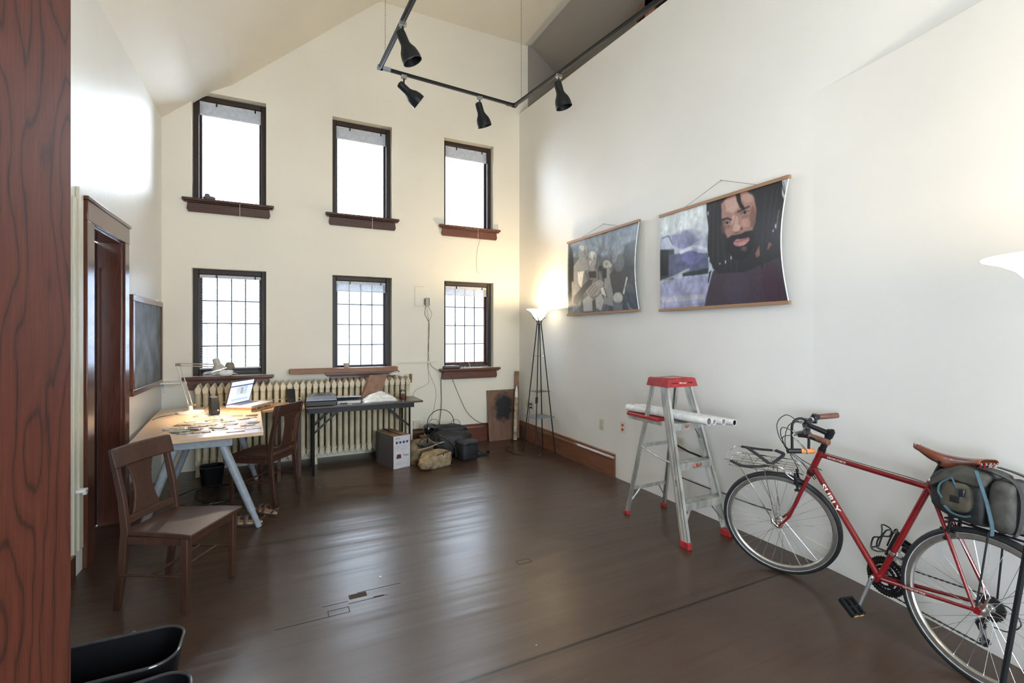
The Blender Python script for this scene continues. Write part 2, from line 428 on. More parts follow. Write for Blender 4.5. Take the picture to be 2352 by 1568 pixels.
# local: x out of the wall, y along
base_prof(YB-4.14, basis((3.28, YB, 0), (-1, 0, 0), (0, -1, 0), (0, 0, 1)), SILLY, 'baseboard_right')
base_prof(1.62, basis((1.62+.02, YB, 0), (0, -1, 0), (1, 0, 0), (0, 0, 1)), SILLW, 'baseboard_back')
base_prof(.75, basis((XL, 5.10, 0), (1, 0, 0), (0, 1, 0), (0, 0, 1)), SILLY, 'baseboard_left')
m = MB(); m.bb(XL, XL+.02, 2.2, 3.9, 0, .16); m.build('baseboard_corner', CASEW, **S)
# repaired spots in the floor boards
m = MB(); GROOVE = plain('dark floor gap', (.012, .008, .006), .8)
for (x, y, a, b) in ((.30, 2.815, .055, .028), (1.50, 2.88, .05, .025)):
    z = .0006
    for q in ((x, y-b, a, .002), (x, y+b, a, .002)): m.bb(q[0]-q[2]/1.0, q[0]+q[2], q[1]-q[3], q[1]+q[3], 0, z)
    for s_ in (-1, 1): m.bb(x+s_*a-.002, x+s_*a+.002, y-b, y+b, 0, z)
m.bb(-.02, .25, 2.785, 2.789, 0, .0006).bb(.36, .58, 2.87, 2.874, 0, .0006).bb(.5, .56, 2.874, 2.885, 0, .0006)
m.bb(.42, .68, 2.97, 2.974, 0, .0006).bb(.22, .36, 2.90, 2.904, 0, .0006)
m.build('trim_6', GROOVE, smooth=0, **S)
m = MB(); m.bb(.37, .47, 2.915, 2.965, 0, .0008); m.build('trim_7', plain('bare sunk floor patch', (.06, .028, .016), .8), smooth=0, **S)

# ---------------------------------------------------------------- windows
def window(n, x0, x1, z0, z1, upper, stack, full=False):
    r = empty('window_%d' % n, ((x0+x1)/2, YB+.12, z0)); tag(r, kind='structure')
    y0 = YB+.10
    fr = MB(); fw = .055
    fr.bb(x0, x0+fw, y0, y0+.05, z0, z1).bb(x1-fw, x1, y0, y0+.05, z0, z1).bb(x0+fw, x1-fw, y0, y0+.05, z1-fw, z1).bb(x0+fw, x1-fw, y0, y0+.05, z0, z0+.035)
    fr.bb(x0, x0+.03, y0+.05, y0+.14, z0, z1).bb(x1-.03, x1, y0+.05, y0+.14, z0, z1)
    fr.build('window_frame', DARKW, r, bevel=.006)
    sa = MB(); a = x0+.03; b = x1-.03; sw = .05; ys = y0+.075
    sa.bb(a, a+sw, ys, ys+.035, z0+.02, z1-.03).bb(b-sw, b, ys, ys+.035, z0+.02, z1-.03).bb(a+sw, b-sw, ys, ys+.035, z1-.09, z1-.03).bb(a+sw, b-sw, ys, ys+.035, z0+.02, z0+.075)
    s_ = sa.build('sash', DARKW if n != 3 else CASEW, r, bevel=.005)
    gx0, gx1, gz0, gz1 = a+sw, b-sw, z0+.075, z1-.09
    if not upper:
        g = MB()
        for k in range(1, 4):
            x = gx0+(gx1-gx0)*k/4; g.bb(x-.0062, x+.0062, ys+.012, ys+.022, gz0, gz1)
            z = gz0+(gz1-gz0)*k/4; g.bb(gx0, gx1, ys+.012, ys+.022, z-.0062, z+.0062)
        g.build('leaded_grid', BLACKM, r, smooth=0)
    MB().bb(gx0, gx1, ys+.016, ys+.018, gz0, gz1).build('pane', GLASS, r, smooth=0)
    # blind
    bl = MB(); by = y0+.03; bx0, bx1 = x0+.06, x1-.06
    bl.bb(bx0, bx1, by, by+.028, z1-.095, z1-.06)
    if full:
        z = z1-.11; k = 0
        while z > z0+.10:
            bl.add([(bx0, by+.002, z-.002), (bx1, by+.002, z-.002), (bx1, by+.024, z+.001), (bx0, by+.024, z+.001), (bx0, by+.002, z-.001), (bx1, by+.002, z-.001), (bx1, by+.024, z+.002), (bx0, by+.024, z+.002)],
                   [(0, 1, 2, 3), (4, 7, 6, 5), (0, 4, 5, 1), (2, 6, 7, 3), (1, 5, 6, 2), (0, 3, 7, 4)]); z -= .0205
        bl.bb(bx0, bx1, by+.002, by+.022, z0+.075, z0+.09)
        for xx in (bx0+.12, bx1-.12): bl.bb(xx, xx+.003, by, by+.002, z0+.08, z1-.09)
    else:
        z = z1-.098; k = 0
        while z > z1-.098-stack:
            bl.bb(bx0, bx1, by+.001, by+.025, z-.0035, z); z -= .0062; k += 1
        bl.bb(bx0, bx1, by, by+.026, z-.014, z)
    bo = bl.build('blind', BLIND, r, smooth=0)
    m = MB()
    for q in (.16, .56): m.bb(bx0+q, bx0+q+.018, by-.004, by, z1-.096, z1-.062)
    m.build('blind_clip', BLACKP, bo, smooth=0)
    if upper:
        m = MB(); xc = bx0+.42; m.tube([(xc, by-.003, z1-.1), (xc, by-.004, z0+.02), (xc, YB-.085, z0-.005), (xc, YB-.085, z0-.16)], .0022, 5); m.build('blind_cord', WHITEP, bo)
    else:
        m = MB(); xc = bx0+.155; m.tube([(xc, by-.004, z1-.1), (xc, by-.004, z0+.12)], .0028, 5); m.build('blind_wand', WHITEP, bo)
    return r
def sill(n, x0, x1, z0, mat, par, out=.075):
    p = [(YB+.11, z0), (YB-out, z0), (YB-out-.006, z0-.012), (YB-out, z0-.026), (YB-out+.02, z0-.032), (YB-.035, z0-.055), (YB-.03, z0-.145), (YB-.022, z0-.155), (YB, z0-.155), (YB, z0-.028), (YB+.11, z0-.028)]
    m = MB()
    # stool
    m.prism([(x0-.085, YB-.001), (x0-.085, YB-out), (x1+.085, YB-out), (x1+.085, YB-.001)], z0-.03, z0)
    m.bb(x0+.001, x1-.001, YB-.002, YB+.13, z0-.03, z0-.001)
    m.prism([(x0-.07, YB-.001), (x0-.07, YB-out+.02), (x1+.07, YB-out+.02), (x1+.07, YB-.001)], z0-.045, z0-.03)
    ap = [(x0-.035, z0-.045), (x0-.045, z0-.12), (x0-.03, z0-.15), (x1+.03, z0-.15), (x1+.045, z0-.12), (x1+.035, z0-.045)]
    m.prism([(a, -b) for a, b in ap], YB-.035, YB-.001, basis((0, 0, 0), (1, 0, 0), (0, 0, -1), (0, 1, 0)))
    return m.build('window_sill', mat, par, bevel=.005)
SILLD = wood('dark stained sill wood', (.03, .011, .008), (.085, .032, .022), 1, .3, 'X')
n = 1
for i, (a, b) in enumerate(WX):
    w_ = window(n, a, b, ZL[0], ZL[1], False, .075, full=(i == 0)); sill(n, a, b, ZL[0]-.001, SILLW, w_); n += 1
for i, (a, b) in enumerate(WX):
    w_ = window(n, a, b, ZU[0], ZU[1], True, .10); sill(n, a, b, ZU[0]+.02, SILLD if i < 2 else SILLW, w_); n += 1
# ---------------------------------------------------------------- outside
def m_brick():
    t = NT('pale painted brick outside'); b = t.node('ShaderNodeTexBrick')
    for k, v in (('Scale', 4.0), ('Mortar Size', .012), ('Brick Width', .9), ('Row Height', .3)): b.inputs[k].default_value = v
    b.inputs['Color1'].default_value = (.25, .28, .34, 1); b.inputs['Color2'].default_value = (.20, .235, .30, 1); b.inputs['Mortar'].default_value = (.15, .18, .24, 1)
    v = t.coord((1, 1, 1), (PI/2, 0, 0)); t.link(v, b.inputs['Vector']); t.link(b.outputs['Color'], t.b.inputs['Base Color']); sset(t.b, Roughness=.9)
    return t.m
nb = empty('neighbour_building', (2, 10.6, 0)); tag(nb, 'pale brick building seen outside through the lower windows', 'building')
MB().bb(-6, 9, 10.5, 10.8, -3, 3.5).build('brick_wall', m_brick(), nb, smooth=0)
m = MB(); m.bb(-1.45, -1.2, 10.42, 10.5, .6, 1.75); m.build('window_opening', plain('dark outside opening', (.05, .055, .06), .4), nb, smooth=0)
# ================================================================ LIGHT
wd = bpy.data.worlds.new('overcast sky'); sc.world = wd; wd.use_nodes = True
bg = wd.node_tree.nodes['Background']; bg.inputs[0].default_value = (.76, .88, 1.0, 1); bg.inputs[1].default_value = SKY
for i, (x0, x1, z0, z1) in enumerate([(a, b, *ZL) for a, b in WX]+[(a, b, *ZU) for a, b in WX]):
    l = bpy.data.lights.new('window_portal', 'AREA'); l.shape = 'RECTANGLE'; l.size = x1-x0; l.size_y = z1-z0
    l.cycles.is_portal = True; o = bpy.data.objects.new('window_portal', l); COL.objects.link(o)
    o.location = ((x0+x1)/2, YB+.33, (z0+z1)/2); o.rotation_euler = (-PI/2, 0, 0)
l = bpy.data.lights.new('window_portal', 'AREA'); l.shape = 'RECTANGLE'; l.size = 2.4; l.size_y = 2.1
l.cycles.is_portal = True; o = bpy.data.objects.new('window_portal', l); COL.objects.link(o); o.location = (1.4, -2.75, 1.95); o.rotation_euler = (PI/2, 0, 0)  # portal over the added opening behind the camera
l = bpy.data.lights.new('window_portal', 'AREA'); l.shape = 'RECTANGLE'; l.size = 1.5; l.size_y = 1.0
l.cycles.is_portal = True; o = bpy.data.objects.new('window_portal', l); COL.objects.link(o); o.location = (XL-.24, -1.05, 1.1); o.rotation_euler = (PI/2, 0, -PI/2)  # portal over the added opening in the left wall
r = empty('window_8', (XL-.15, -1.35, .8)); tag(r, kind='structure'); m = MB()  # unseen window added to brighten the lower right wall
for y in (-1.8, -1.07, -.34): m.bb(XL-.18, XL-.12, y, y+.04, .6, 1.6)
for z in (.6, 1.56): m.bb(XL-.18, XL-.12, -1.8, -.3, z, z+.04)
m.build('window_frame', DARKW, r)
r = empty('window_7', (1.4, -2.7, .9)); tag(r, kind='structure')  # unseen window added behind the camera for soft fill
m = MB(); 
for x in (.2, 1.38, 2.56): m.bb(x, x+.04, -2.72, -2.66, .9, 3.0)
for z in (.9, 1.95, 2.96): m.bb(.2, 2.6, -2.72, -2.66, z, z+.04)
m.build('window_frame', DARKW, r)
def lamp_point(loc, power, col, rad_=.05, name='bulb_light'):
    l = bpy.data.lights.new(name, 'POINT'); l.energy = power; l.color = col; l.shadow_soft_size = rad_
    o = bpy.data.objects.new(name, l); COL.objects.link(o); o.location = loc; return o
vs = sc.view_settings; vs.view_transform = 'Standard'; vs.look = 'None'; vs.exposure = EXPO; vs.gamma = 1; vs.use_curve_mapping = False
sc.cycles.max_bounces = 8; sc.cycles.diffuse_bounces = 5; sc.cycles.use_adaptive_sampling = True; sc.cycles.adaptive_threshold = .02; sc.cycles.transparent_max_bounces = 16
sc.cycles.sample_clamp_indirect = 6; sc.cycles.use_denoising = True; sc.cycles.caustics_reflective = False; sc.cycles.caustics_refractive = False
# ================================================================ RADIATOR
ra = empty('radiator', (.35, 6.2, 0)); tag(ra, 'long cream cast iron column radiator under the left and middle windows', 'radiator')
def rad_section(x, first=False):
    m = MB(); w = .027
    # front and back columns joined at top and bottom, pointed crown
    for y in (6.135, 6.225, 6.315):
        m.tube([(x, y, .16), (x, y, .93)], .0235, 8, flat=1.15)
    PX = lambda poly: m.prism([(a, -b) for a, b in poly], 6.105, 6.345, basis((x, 0, 0), (1, 0, 0), (0, 0, -1), (0, 1, 0)))
    PX([(-.024, .90), (-.031, .955), (-.012, .985), (0, 1.008), (.012, .985), (.031, .955), (.024, .90)])
    PX([(-.022, .19), (-.029, .14), (0, .092), (.029, .14), (.022, .19)])
    if first is not False:
        for y in (6.135, 6.315): m.tube([(x, y, .10), (x, y, 0)], [.02, .028], 8)
    return m
NX = 34; x0r = -.79; dxr = (1.50-x0r)/(NX-1)
for k in range(NX):
    rad_section(x0r+dxr*k, True if k in (0, NX//2, NX-1) else False).build('radiator_section', CREAMR, ra, bevel=.006, seg=2)
m = MB(); 
for z in (.93, .16): m.tube([(x0r-.01, 6.225, z), (1.51, 6.225, z)], .03, 10)
m.tube([(x0r-.01, 6.135, .80), (1.51, 6.135, .80)], .005, 6)
m.build('connecting_pipe', CREAMR, ra)
m = MB(); m.tube([(1.5, 6.225, .93), (1.56, 6.225, .93), (1.56, 6.225, 1.0)], .02, 8); m.lathe([(0, 0), (.02, 0), (.02, .03), (0, .03)], 10, T(1.56, 6.225, 1.0)); m.build('valve', plain('rusty brass', (.25, .14, .07), .5, .6), ra)

# ================================================================ DESKS
dz = .78
def polytop(name, poly, z, th, mat, root): MB().prism(poly, z-th, z).build(name, mat, root, bevel=.003)
d1 = empty('desk', (-.6, 5.0, 0)); tag(d1, 'pale wood topped desk on sloping grey metal legs along the left wall', 'desk')
polytop('desk_top', [(-.955, 4.17), (-.11, 4.24), (-.165, 5.42), (-.165, 5.99), (-1.10, 5.99)], dz, .028, DESKW, d1)
m = MB(); m.bb(-.80, -.33, 4.33, 4.40, dz-.105, dz-.029); m.build('crossbar', GREYM, d1, bevel=.004)
m = MB(); m.bb(-.82, -.35, 5.72, 5.79, dz-.105, dz-.029); m.build('crossbar', GREYM, d1, bevel=.004)
for (a, b) in (((-.40, 4.365), (-.145, 4.345)), ((-.72, 4.365), (-.955, 4.43)), ((-.42, 5.755), (-.22, 5.78)), ((-.74, 5.755), (-.98, 5.78))):
    m = MB(); A = Vector((*a, dz-.10)); B = Vector((*b, 0.0)); C = A.lerp(B, .80)
    m.tube([A, C, C, B], [.033, .029, .024, .022], 12); m.build('leg', GREYM, d1)
d2 = empty('side_table', (.1, 5.7, 0)); tag(d2, 'narrow wooden work table carrying the open laptop before the radiator', 'table')
polytop('table_top', [(-.16, 5.44), (.245, 5.55), (.245, 6.0), (-.16, 6.0)], dz, .025, wood('orange brown table top', (.36, .19, .09), (.52, .30, .16), 1, .35, 'X'), d2)
for x, y in ((.0, 5.58), (.2, 5.66), (.0, 5.96), (.2, 5.96)):
    m = MB(); m.bb(x-.016, x+.016, y-.016, y+.016, 0, dz-.026); m.build('leg', CHAIRW, d2)

# folding table
tz = .76; FT = wood('dark brown laminate', (.035, .018, .013), (.075, .042, .03), 1, .3, 'X')
ft = empty('folding_table', (.9, 5.8, 0)); tag(ft, 'dark folding table in front of the radiator, holding a scanner', 'table')
FA, FB, FC, FD = (.262, 5.60), (1.555, 5.60), (1.555, 6.06), (.262, 6.06)
MB().prism([FA, FB, FC, FD], tz-.022, tz).build('table_top', FT, ft, bevel=.004)
m = MB(); m.bb(.28, 1.45, 5.615, 5.635, tz-.075, tz-.023).bb(.28, 1.45, 6.03, 6.045, tz-.075, tz-.023).bb(.28, .295, 5.63, 6.04, tz-.075, tz-.023).bb(1.435, 1.45, 5.63, 6.04, tz-.075, tz-.023)
m.build('apron', BLACKM, ft)
for x, s_ in ((.34, 1), (1.40, -1)):
    for y in (5.64, 6.02):
        m = MB(); m.tube([(x, y, tz-.03), (x, y, 0.0)], .012, 8); m.build('leg', BLACKM, ft)
    m = MB(); m.tube([(x, 5.64, .16), (x, 6.02, .16)], .009, 8); m.build('leg_rail', BLACKM, ft)
    m = MB(); m.beam((x, 5.64, tz-.30), (x+s_*.27, 5.64, tz-.05), .006, .022); m.build('brace', BLACKM, ft); m = MB(); m.beam((x, 6.02, tz-.30), (x+s_*.27, 6.02, tz-.05), .006, .022); m.build('brace', BLACKM, ft)

# ================================================================ CHAIRS  (local: +x = sitter's right, +y = forward, origin between the feet)
def make_chair():
    r = empty('oak_chair'); L = dict(parent=r, local=True)
    sh = .45; W_, D_ = .43, .40
    def seat(u, v):
        x = (u-.5); yy = v
        wid = .39+.07*v; X = x*wid; Y = -.20+.42*v
        edge = min(u, 1-u)*2
        dip = -.010*math.sin(PI*u)*math.sin(PI*min(1, v*1.15))
        rise = -.006*(v**6)
        return Vector((X, Y, sh+dip+rise))
    N = 14; m = MB(); top = [[seat(i/N, j/N) for j in range(N+1)] for i in range(N+1)]
    vs = [p for row in top for p in row]; vs2 = [Vector((p.x*.985, p.y*.985, sh-.032)) for p in vs]
    q = lambda i, j: i*(N+1)+j; K = len(vs)
    fs = [(q(i, j), q(i+1, j), q(i+1, j+1), q(i, j+1)) for i in range(N) for j in range(N)]+[(q(i, j)+K, q(i, j+1)+K, q(i+1, j+1)+K, q(i+1, j)+K) for i in range(N) for j in range(N)]
    ed = [q(i, 0) for i in range(N+1)]+[q(N, j) for j in range(1, N+1)]+[q(i, N) for i in range(N-1, -1, -1)]+[q(0, j) for j in range(N-1, 0, -1)]
    for i in range(len(ed)): a, b = ed[i], ed[(i+1) % len(ed)]; fs.append((a, b, b+K, a+K))
    m.add(vs+vs2, fs).build('seat', CHAIRW, bevel=.006, **L)
    m = MB(); m.bb(-.19, .19, .165, .185, .375, .418).bb(-.205, -.185, -.17, .18, .375, .418).bb(.185, .205, -.17, .18, .375, .418).bb(-.17, .17, -.19, -.17, .375, .418)
    m.build('seat_rail', CHAIRW, bevel=.002, **L)
    for s_ in (-1, 1):
        m = MB(); m.loft([[Vector((s_*.2+a*w_, .17+b*w_, z)) for a, b in ((-1, -1), (1, -1), (1, 1), (-1, 1))] for z, w_ in ((.418, .021), (.25, .018), (0, .013))]); m.build('leg', CHAIRW, bevel=.004, **L)
        m = MB(); pts = [(-.245, 0, .016), (-.215, .22, .02), (-.195, .45, .022), (-.215, .62, .019), (-.255, .80, .017), (-.275, .895, .015)]
        m.loft([[Vector((s_*.185+a*.014, y+b*w_, z)) for a, b in ((-1, -1), (1, -1), (1, 1), (-1, 1))] for y, z, w_ in pts]); m.build('back_post', CHAIRW, bevel=.004, **L)
    def rail(z0, z1, y, th, half, curve=.028):
        m = MB(); rings = []
        for i in range(13):
            x = -half+2*half*i/12; c = curve*(1-(x/half)**2); t = 1-.0*abs(x)
            rings.append([Vector((x, y[0]-c, z0)), Vector((x, y[0]-c+th, z0)), Vector((x, y[1]-c+th, z1)), Vector((x, y[1]-c, z1))])
        m.loft(rings); return m
    rail(.795, .905, (-.245, -.275), .024, .215).build('top_rail', CHAIRW, bevel=.008, **L)
    rail(.475, .515, (-.205, -.212), .02, .175, .012).build('lower_rail', CHAIRW, bevel=.004, **L)
    m = MB(); rings = []
    for i in range(9):
        t = i/8; z = .50+.31*t; hw = .075+.03*(2*t-1)**2-.012*math.sin(PI*t); y = -.212-.055*t-.02
        rings.append([Vector((-hw, y, z)), Vector((hw, y, z)), Vector((hw, y+.012, z)), Vector((-hw, y+.012, z))])
    m.loft(rings).build('back_splat', CHAIRW, bevel=.003, **L)
    for s_ in (-1, 1):
        m = MB(); m.tube([(s_*.193, -.215, .20), (s_*.2, .17, .20)], .0085, 8); m.build('stretcher', CHAIRW, **L)
    m = MB(); m.tube([(-.197, -.04, .20), (.197, -.04, .20)], .0085, 8); m.build('stretcher', CHAIRW, **L)
    m = MB(); m.tube([(-.197, .07, .20), (.197, .07, .20)], .0085, 8); m.build('stretcher', CHAIRW, **L)
    return r
ch = make_chair()
def chair_at(bl, br, o=None, label=None):   # bl, br: feet of the back posts as seen by the sitter (left, right)
    bl, br = Vector((*bl, 0)), Vector((*br, 0)); x = (br-bl).normalized(); y = Vector((0, 0, 1)).cross(x); mid = (bl+br)/2
    M = basis(mid+y*.245, x, y, (0, 0, 1))
    if o is None: return dup(ch, mat=M, label=label)
    o.matrix_world = M; return o
tag(ch, 'worn oak chair with wide splat standing alone in front of the dark door', 'chair', 'oak chairs with splat backs')
# first chair: faces right and towards the camera
chair_at((-.63, 3.73), (-.83, 3.37), ch)
chair_at((-.045, 4.82), (.18, 5.17), None, 'oak chair pulled up to the desk, its back towards the scanner table') if False else None
chair_at((.185, 5.15), (-.045, 4.80), None, None) if False else None
c2 = dup(ch, mat=basis((0, 0, 0), (1, 0, 0), (0, 1, 0), (0, 0, 1)), label='oak chair pulled up to the laptop, seen from behind, its seat in shadow')
chair_at((-.045, 4.80), (.185, 5.15), c2)

# ================================================================ STEPLADDER
la = empty('stepladder', (2.9, 2.9, 0)); tag(la, 'small paint-marked aluminium stepladder with a red top cap', 'ladder')
FL, FR, RL, RR = Vector((2.65, 2.54, 0)), Vector((3.10, 2.56, 0)), Vector((2.70, 3.25, 0)), Vector((3.12, 3.25, 0))
TL, TR, UL, UR = Vector((2.748, 2.86, 1.155)), Vector((3.000, 2.86, 1.155)), Vector((2.748, 2.98, 1.155)), Vector((3.0, 2.98, 1.155))
def channel(a, b, side, name, w=.028, d=.07, t=.003):
    a, b = Vector(a), Vector(b); ax = (b-a).normalized(); y = Vector((0, 1, 0)); y = (y-ax*y.dot(ax)).normalized(); x = y.cross(ax)
    M = basis(a, x, y, ax); L = (b-a).length; m = MB(M)
    s_ = side if x.x > 0 else -side
    # web on the outside, flanges turned inwards
    wx = s_*w/2
    m.bb(min(wx, wx-s_*t), max(wx, wx-s_*t), -d/2, d/2, 0, L)
    for q in (-1, 1): m.bb(-w/2, w/2, min(q*d/2, q*(d/2-t)), max(q*d/2, q*(d/2-t)), 0, L)
    for q in (-.22, .22): m.bb(wx-.001 if s_ > 0 else wx-.001, wx+.001, q*d-.003, q*d+.003, 0, L)
    return m.build(name, ALU, la)
channel(FL+Vector((0, 0, .02)), TL, -1, 'front_rail'); channel(FR+Vector((0, 0, .02)), TR, 1, 'front_rail')
channel(RL+Vector((0, 0, .02)), UL, -1, 'rear_rail', .022, .03); channel(RR+Vector((0, 0, .02)), UR, 1, 'rear_rail', .022, .03)
for p, dd in ((FL, (.04, .085, .05)), (FR, (.04, .085, .05)), (RL, (.034, .045, .035)), (RR, (.034, .045, .035))):
    m = MB(); m.box((p.x, p.y+.004, dd[2]/2), dd); m.build('foot', REDL, la, bevel=.004)
cap = MB(); c0 = (2.725, 3.03, 2.80, 3.02)
cap.loft([[Vector((2.715, 2.785, 1.135)), Vector((3.035, 2.785, 1.135)), Vector((3.035, 3.03, 1.135)), Vector((2.715, 3.03, 1.135))],
          [Vector((2.728, 2.80, 1.20)), Vector((3.022, 2.80, 1.20)), Vector((3.022, 3.02, 1.20)), Vector((2.728, 3.02, 1.20))]])
cap.bb(2.75, 3.0, 2.805, 2.812, 1.198, 1.206).bb(2.73, 2.737, 2.80, 3.01, 1.198, 1.206)
capo = cap.build('top_cap', REDL, la, bevel=.008)
m = MB(); m.bb(2.80, 2.93, 2.86, 2.95, 1.2, 1.2025); m.build('cap_scuff', plain('scuffed grey paint', (.35, .35, .32), .7, 0, .2, 30), capo)
MC = basis((2.875, 2.789, 1.166), (1, 0, 0), (0, .18, .98), (0, -1, .18))
text('WARNING', 'cap_lettering', .012, plain('black print', (.02, .02, .02), .6), MC @ T(-.085, 0, 0), capo)
text('Werner', 'cap_lettering', .022, plain('white print', (.75, .74, .7), .6), MC @ T(.0, 0, 0), capo)
text('DANGER', 'cap_lettering', .012, MATS['black print'], MC @ T(.085, 0, 0), capo)
def on(a, b, z): t = (z-a.z)/(b.z-a.z); return a.lerp(b, t)
for z in (.30, .575, .86):
    A, B = on(FL, TL, z), on(FR, TR, z); m = MB()
    m.bb(A.x+.012, B.x-.012, A.y-.038, A.y+.042, z-.004, z).bb(A.x+.012, B.x-.012, A.y-.040, A.y-.036, z-.055, z).bb(A.x+.012, B.x-.012, A.y+.038, A.y+.042, z-.03, z)
    for k in range(6): m.bb(A.x+.015, B.x-.015, A.y-.03+k*.012, A.y-.027+k*.012, z, z+.002)
    st = m.build('step', ALU, la)
    if z > .5: MB().bb((A.x+B.x)/2-.03, (A.x+B.x)/2+(.06 if z < .7 else .02), A.y-.0415, A.y-.0403, z-.042, z-.018).build('sticker', plain('red white sticker', (.5, .16, .12), .6, 0, .5, 60), st, smooth=0)
text('WERNER', 'rail_lettering', .02, plain('dark blue print', (.05, .06, .16), .5), basis(on(FL, TL, .42)+Vector((-.0152, 0, 0)), (0, .24, .97), (0, -.97, .24), (-1, 0, .0)) , la)
for z in (.24, .62):
    A, B = on(RL, UL, z), on(RR, UR, z); m = MB(); m.beam(A, B, .03, .004, (0, 1, 0)); m.build('rear_brace', ALU, la)
for s_, F_, Tt, R_, U_ in ((1, FL, TL, RL, UL), (-1, FR, TR, RR, UR)):
    A, B = on(R_, U_, .62), on(F_, Tt, .56); m = MB(); C = (A+B)/2+Vector((0, 0, -.012)); m.tube([A, C, B], .008, 6); m.build('spreader', ALU if s_ > 0 else BLACKM, la)
    A, B = on(F_, Tt, .12), on(F_, Tt, .27)+Vector((s_*.11, 0, 0)); m = MB(); m.beam(A, B, .003, .018, (0, 1, 0)); m.build('step_brace', ALU, la)
    A, B = on(F_, Tt, .72), on(F_, Tt, .82)+Vector((s_*.06, 0, 0)); m = MB(); m.beam(A, B, .003, .018, (0, 1, 0)); m.build('step_brace', ALU, la)
    A, B = on(R_, U_, .10), on(R_, U_, .23)+Vector((s_*.09, 0, 0)); m = MB(); m.beam(A, B, .003, .014, (0, 1, 0)); m.build('step_brace', ALU, la)
    A, B = on(R_, U_, .76), Vector((A.x, 3.16, .85)); m = MB(); m.beam(A, Vector((on(R_, U_, .86).x+.0, 3.05, .85)), .003, .014, (1, 0, 0)); m.build('step_brace', ALU, la)
m = MB(); m.prism([(2.715, 2.90), (3.04, 2.90), (3.02, 3.28), (2.99, 3.31), (2.75, 3.31), (2.72, 3.28)], .852, .878); m.build('pail_shelf', REDL, la, bevel=.006)
m = MB(); m.bb(2.725, 2.732, 2.87, 3.27, .825, .852).build('shelf_arm', ALU, la); MB().bb(3.0, 3.007, 2.87, 3.27, .825, .852).build('shelf_arm', ALU, la)

# paper tubes lying across the ladder
def tube_roll(a, b, r, mat, inner, label, wall=.004):
    a, b = Vector(a), Vector(b); M = aim(a, b-a); L = (b-a).length
    m = MB(); m.lathe([(r, 0), (r, L), (r-wall, L), (r-wall, 0), (r, 0)], 28, M)
    o = m.build('paper_roll', mat, tag_=None) if False else m.build('paper_roll', mat)
    mi = MB(); mi.lathe([(r-wall-.0003, .003), (r-wall-.0003, L-.003)], 28, M); mi.build('inner_layer', inner, o)
    return tag(o, label, 'paper roll', 'white paper rolls lying across the stepladder')
zt = .88
GREYI = plain('grey paper inside', (.30, .29, .28), .7); BLKI = plain('black paper inside', (.02, .02, .022), .7)
tube_roll((2.765, 3.32, zt+.030), (2.838, 2.50, zt+.030), .029, PAPER, GREYI, 'white paper roll nearest the room, its grey open end foremost on the ladder')
tube_roll((2.822, 3.20, zt+.023), (2.892, 2.50, zt+.023), .022, PAPER, plain('pale pink paper inside', (.55, .47, .45), .7), 'second white paper roll on the ladder, tucked close behind the nearest roll')
tube_roll((2.866, 3.34, zt+.026), (2.943, 2.46, zt+.026), .025, PAPER, MATS['pale pink paper inside'], 'third white paper roll on the ladder, with a pale open end')
tube_roll((2.925, 3.10, zt+.024), (3.085, 2.49, zt+.024), .0235, PAPER, BLKI, 'white paper roll on the ladder with a black inside, nearest the wall') if False else None
tube_roll((2.925, 3.33, zt+.024), (2.997, 2.41, zt+.024), .0235, PAPER, BLKI, 'white paper roll on the ladder with a black inside, nearest the wall')

# ================================================================ FLOOR LAMPS
SHADE = None
def m_shade():
    t = NT('frosted lamp glass'); b = t.b; sset(b, Roughness=.35); b.inputs['Base Color'].default_value = (.95, .88, .68, 1)
    b.inputs['Emission Color'].default_value = (1.0, .86, .58, 1); b.inputs['Emission Strength'].default_value = 1.9
    b.inputs['Subsurface Weight'].default_value = 0
    return t.m
SHADE = m_shade()
def floor_lamp(x, y, rot, label, power, k_=(1, 1)):
    r = empty('torchiere_lamp', (x, y, 0), rad(rot)); tag(r, label, 'floor lamp', 'black wire torchiere lamps'); L = dict(parent=r, local=True)
    prof = [(.032, 1.735), (.055, 1.76), (.080, 1.80), (.105, 1.84), (.135, 1.862), (.165, 1.875), (.167, 1.880), (.135, 1.868), (.102, 1.847), (.076, 1.806), (.05, 1.766), (.0, 1.745)]
    prof = [(r_*k_[0], z_) for r_, z_ in prof]
    MB().lathe(prof, 40).build('lamp_shade', SHADE, **L)
    for k in range(4):
        a = rad(45+90*k); c, s_ = math.cos(a), math.sin(a)
        m = MB(); m.tube([(c*.215, s_*.215, 0), (c*.028, s_*.028, 1.675), (c*.026, s_*.026, 1.70), (c*.036, s_*.036, 1.735), (c*.06, s_*.06, 1.757), (c*.088, s_*.088, 1.775)], [.0075, .0075, .007, .006, .005, .004], 10)
        m.build('leg', BLACKM, **L)
    m = MB(); m.tube(arc((0, 0, 1.68), .03, 0, 345, 20, (1, 0, 0), (0, 1, 0)), .005, 6, closed=True); m.build('leg_ring', BLACKM, **L)
    m = MB(); m.lathe([(0, 1.70), (.02, 1.70), (.03, 1.735), (0, 1.74)], 16); m.build('lamp_socket', plain('lamp socket brass', (.4, .3, .18), .4, .5), **L)
    for z, h in ((.48, .145), (.81, .105), (1.27, .055)) if k_[0] == 1 else ((.30, .13),):
        f = MB(); f.prism([(-h, -h), (h, -h), (h, h), (-h, h)], z, z+.005)
        f.build('glass_shelf' if z > .5 else 'shelf', m_glass('blue grey shelf glass', (.72, .80, .88)) if z > .5 else plain('blue grey shelf', (.14, .17, .22), .3), **L)
    r.scale = (1, 1, k_[1])
    lamp_point((x, y, 1.845*k_[1]), power, (1.0, .76, .45), .035)
    return r
lamp1 = floor_lamp(3.05, 5.42, 3, 'black four-legged torchiere lamp glowing in the corner by the small poster', 26)
